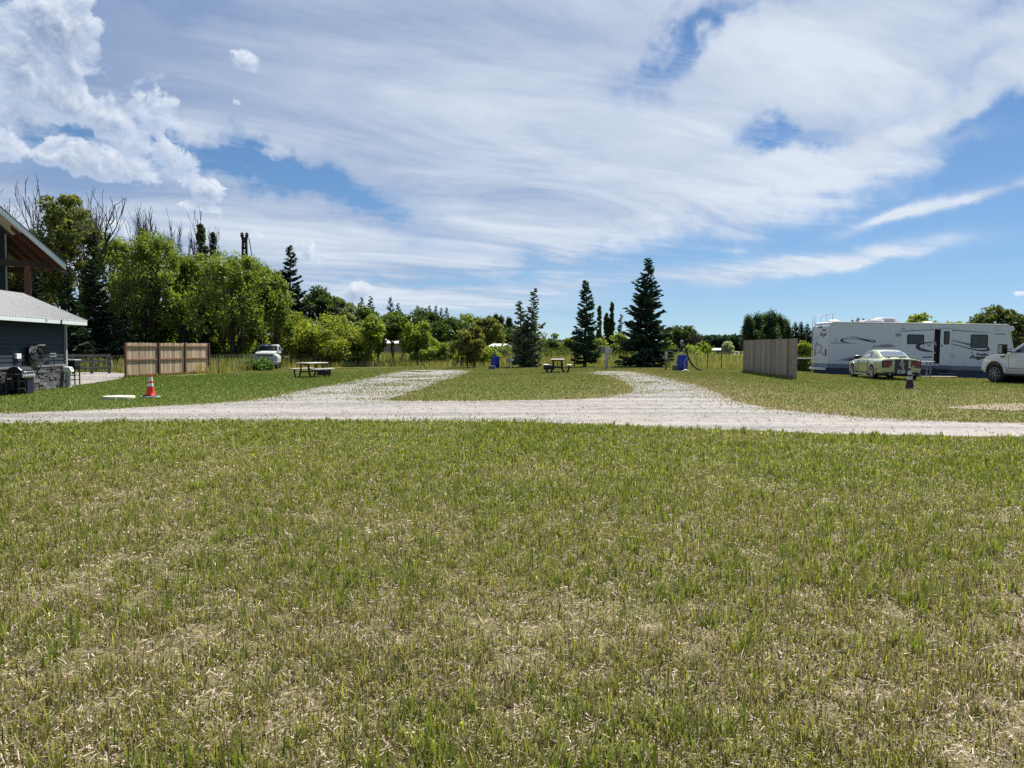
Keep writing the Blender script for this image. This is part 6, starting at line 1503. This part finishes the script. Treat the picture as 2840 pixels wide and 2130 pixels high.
    for i, (lab, px, yt) in enumerate((('leftmost poplar of the clump above the windbreak', 2076, 884), ('second poplar from the left in the clump above the windbreak', 2098, 878), ('third poplar from the left in the clump above the windbreak', 2118, 876), ('tallest poplar of the clump above the windbreak', 2140, 873), ('fifth poplar, at the right shoulder of the clump above the windbreak', 2160, 880), ('last shorter poplar of the clump above the windbreak', 2174, 890))):
        H = hgt(px, yt, 120); plant('poplar_tree', lab, 'tree', pm, foot(px, 118 + 3 * (i % 3)), i * 1.7, H / 16, RG, H / 16 * .95)
    cm = conifer(270, 12, 8.2, .9, .02); RS = 'dark spruces between windbreak and camper'
    for i, (lab, px, yt) in enumerate((('sharp small spruce first right of the poplar clump', 2186, 898), ('spruce second right of the poplar clump', 2204, 892), ('spruce third right of the poplar clump', 2220, 890), ('spruce fourth right of the poplar clump', 2238, 894), ('spruce at the edge of the camper ladder', 2256, 902))):
        H = hgt(px, yt, 112); plant('spruce_tree', lab, 'tree', cm, foot(px, 110 + 2 * i), i * 1.1, H / 12, RS)
    for i, (lab, px, yt) in enumerate((('first dark treetop over the camper roof', 2362, 886), ('second dark treetop over the camper roof', 2378, 880), ('third dark treetop over the camper roof', 2392, 881), ('fourth dark treetop over the camper roof', 2408, 882), ('last dark treetop over the camper roof', 2422, 886))):
        H = hgt(px, yt, 125); plant('spruce_tree', lab, 'tree', cm, foot(px, 125 + i), i * .9 + .4, H / 12, 'dark treetops over the camper roof')
    B('meadow_tree', 'small yellow-leaved tree in the gap between windbreak and camper', 2233, 936, 42, 57, 'open', YELG, 280, 2600, .12, 1, .25, .42); B('shrub', 'low leafy bush behind the pipe rail', 2225, 972, 50, 56.5, 'shrub', MIDG, 281, 3500, .12, 3, cat='shrub')
    OG = 'loose trees behind the camper'
    for i, (lab, px, yt, wp, pal, lv) in enumerate((('loose pale-green tree behind the camper air conditioner', 2556, 856, 110, LIME, 6500), ('yellowish loose tree right of the camper roof vents', 2640, 872, 90, YELG, 5000), ('thin twiggy treetop close left of the camper air conditioner', 2515, 880, 40, MIDG, 2200), ('big dark-green tree above the camper nose', 2760, 842, 150, ((.045, .07, .025), (.13, .15, .055)), 14000), ('dark-green tree above the white pickup cab', 2850, 862, 130, ((.04, .065, .025), (.12, .14, .05)), 9000), ('loose green tree just behind the camper nose', 2705, 876, 80, MIDG, 5000))):
        B('loose_tree', lab, px, yt, wp, 61 + i * .5, 'open' if lv < 8000 else 'round', pal, 290 + i, lv, .14, 2, .1, .38, group=OG)
    # --- the far wood, one mass
    V = []; F = []; cc = []; o = 0; rg = np.random.default_rng(99)
    def mass(x0, x1, ytop, Y, n, pal):
        nonlocal o
        ax = pt(x0, 962, Y)[0]; bx = pt(x1, 962, Y)[0]; x = ax + (bx - ax) * rg.random(n); H = pt((x0 + x1) / 2, ytop, Y)[2]
        hh = H * (.82 + .18 * vnoise(x * .08, x * 0, 4) + .10 * (vnoise(x * .45, x * 0, 9) - .5)); z = hh * rg.random(n) ** .6
        y = Y + rg.random(n) * 30; s = 1.1 + 1.2 * rg.random(n); P = np.stack([x, y, z], 1)
        v, c, f = leaf_quads(P, s, rg, np.array(pal[0]) + (np.array(pal[1]) - np.array(pal[0])) * rg.random((n, 1)), .7)
        V.append(v); F.append(f + o); cc.append(c); o += len(v)
    mass(1880, 2130, 932, 420, 7000, ((.016, .038, .026), (.04, .065, .045))); mass(1150, 1900, 944, 450, 9000, ((.018, .04, .028), (.045, .07, .05))); mass(2100, 3300, 944, 430, 9000, ((.018, .04, .028), (.045, .07, .05))); mass(-700, 1200, 930, 330, 14000, ((.018, .04, .02), (.05, .075, .04)))
    o_ = link('far_forest', np_mesh('far_forest', np.concatenate(V), [np.concatenate(F)], np.concatenate(cc), [LEAF])); tag(o_, kind='stuff')
build_trees()
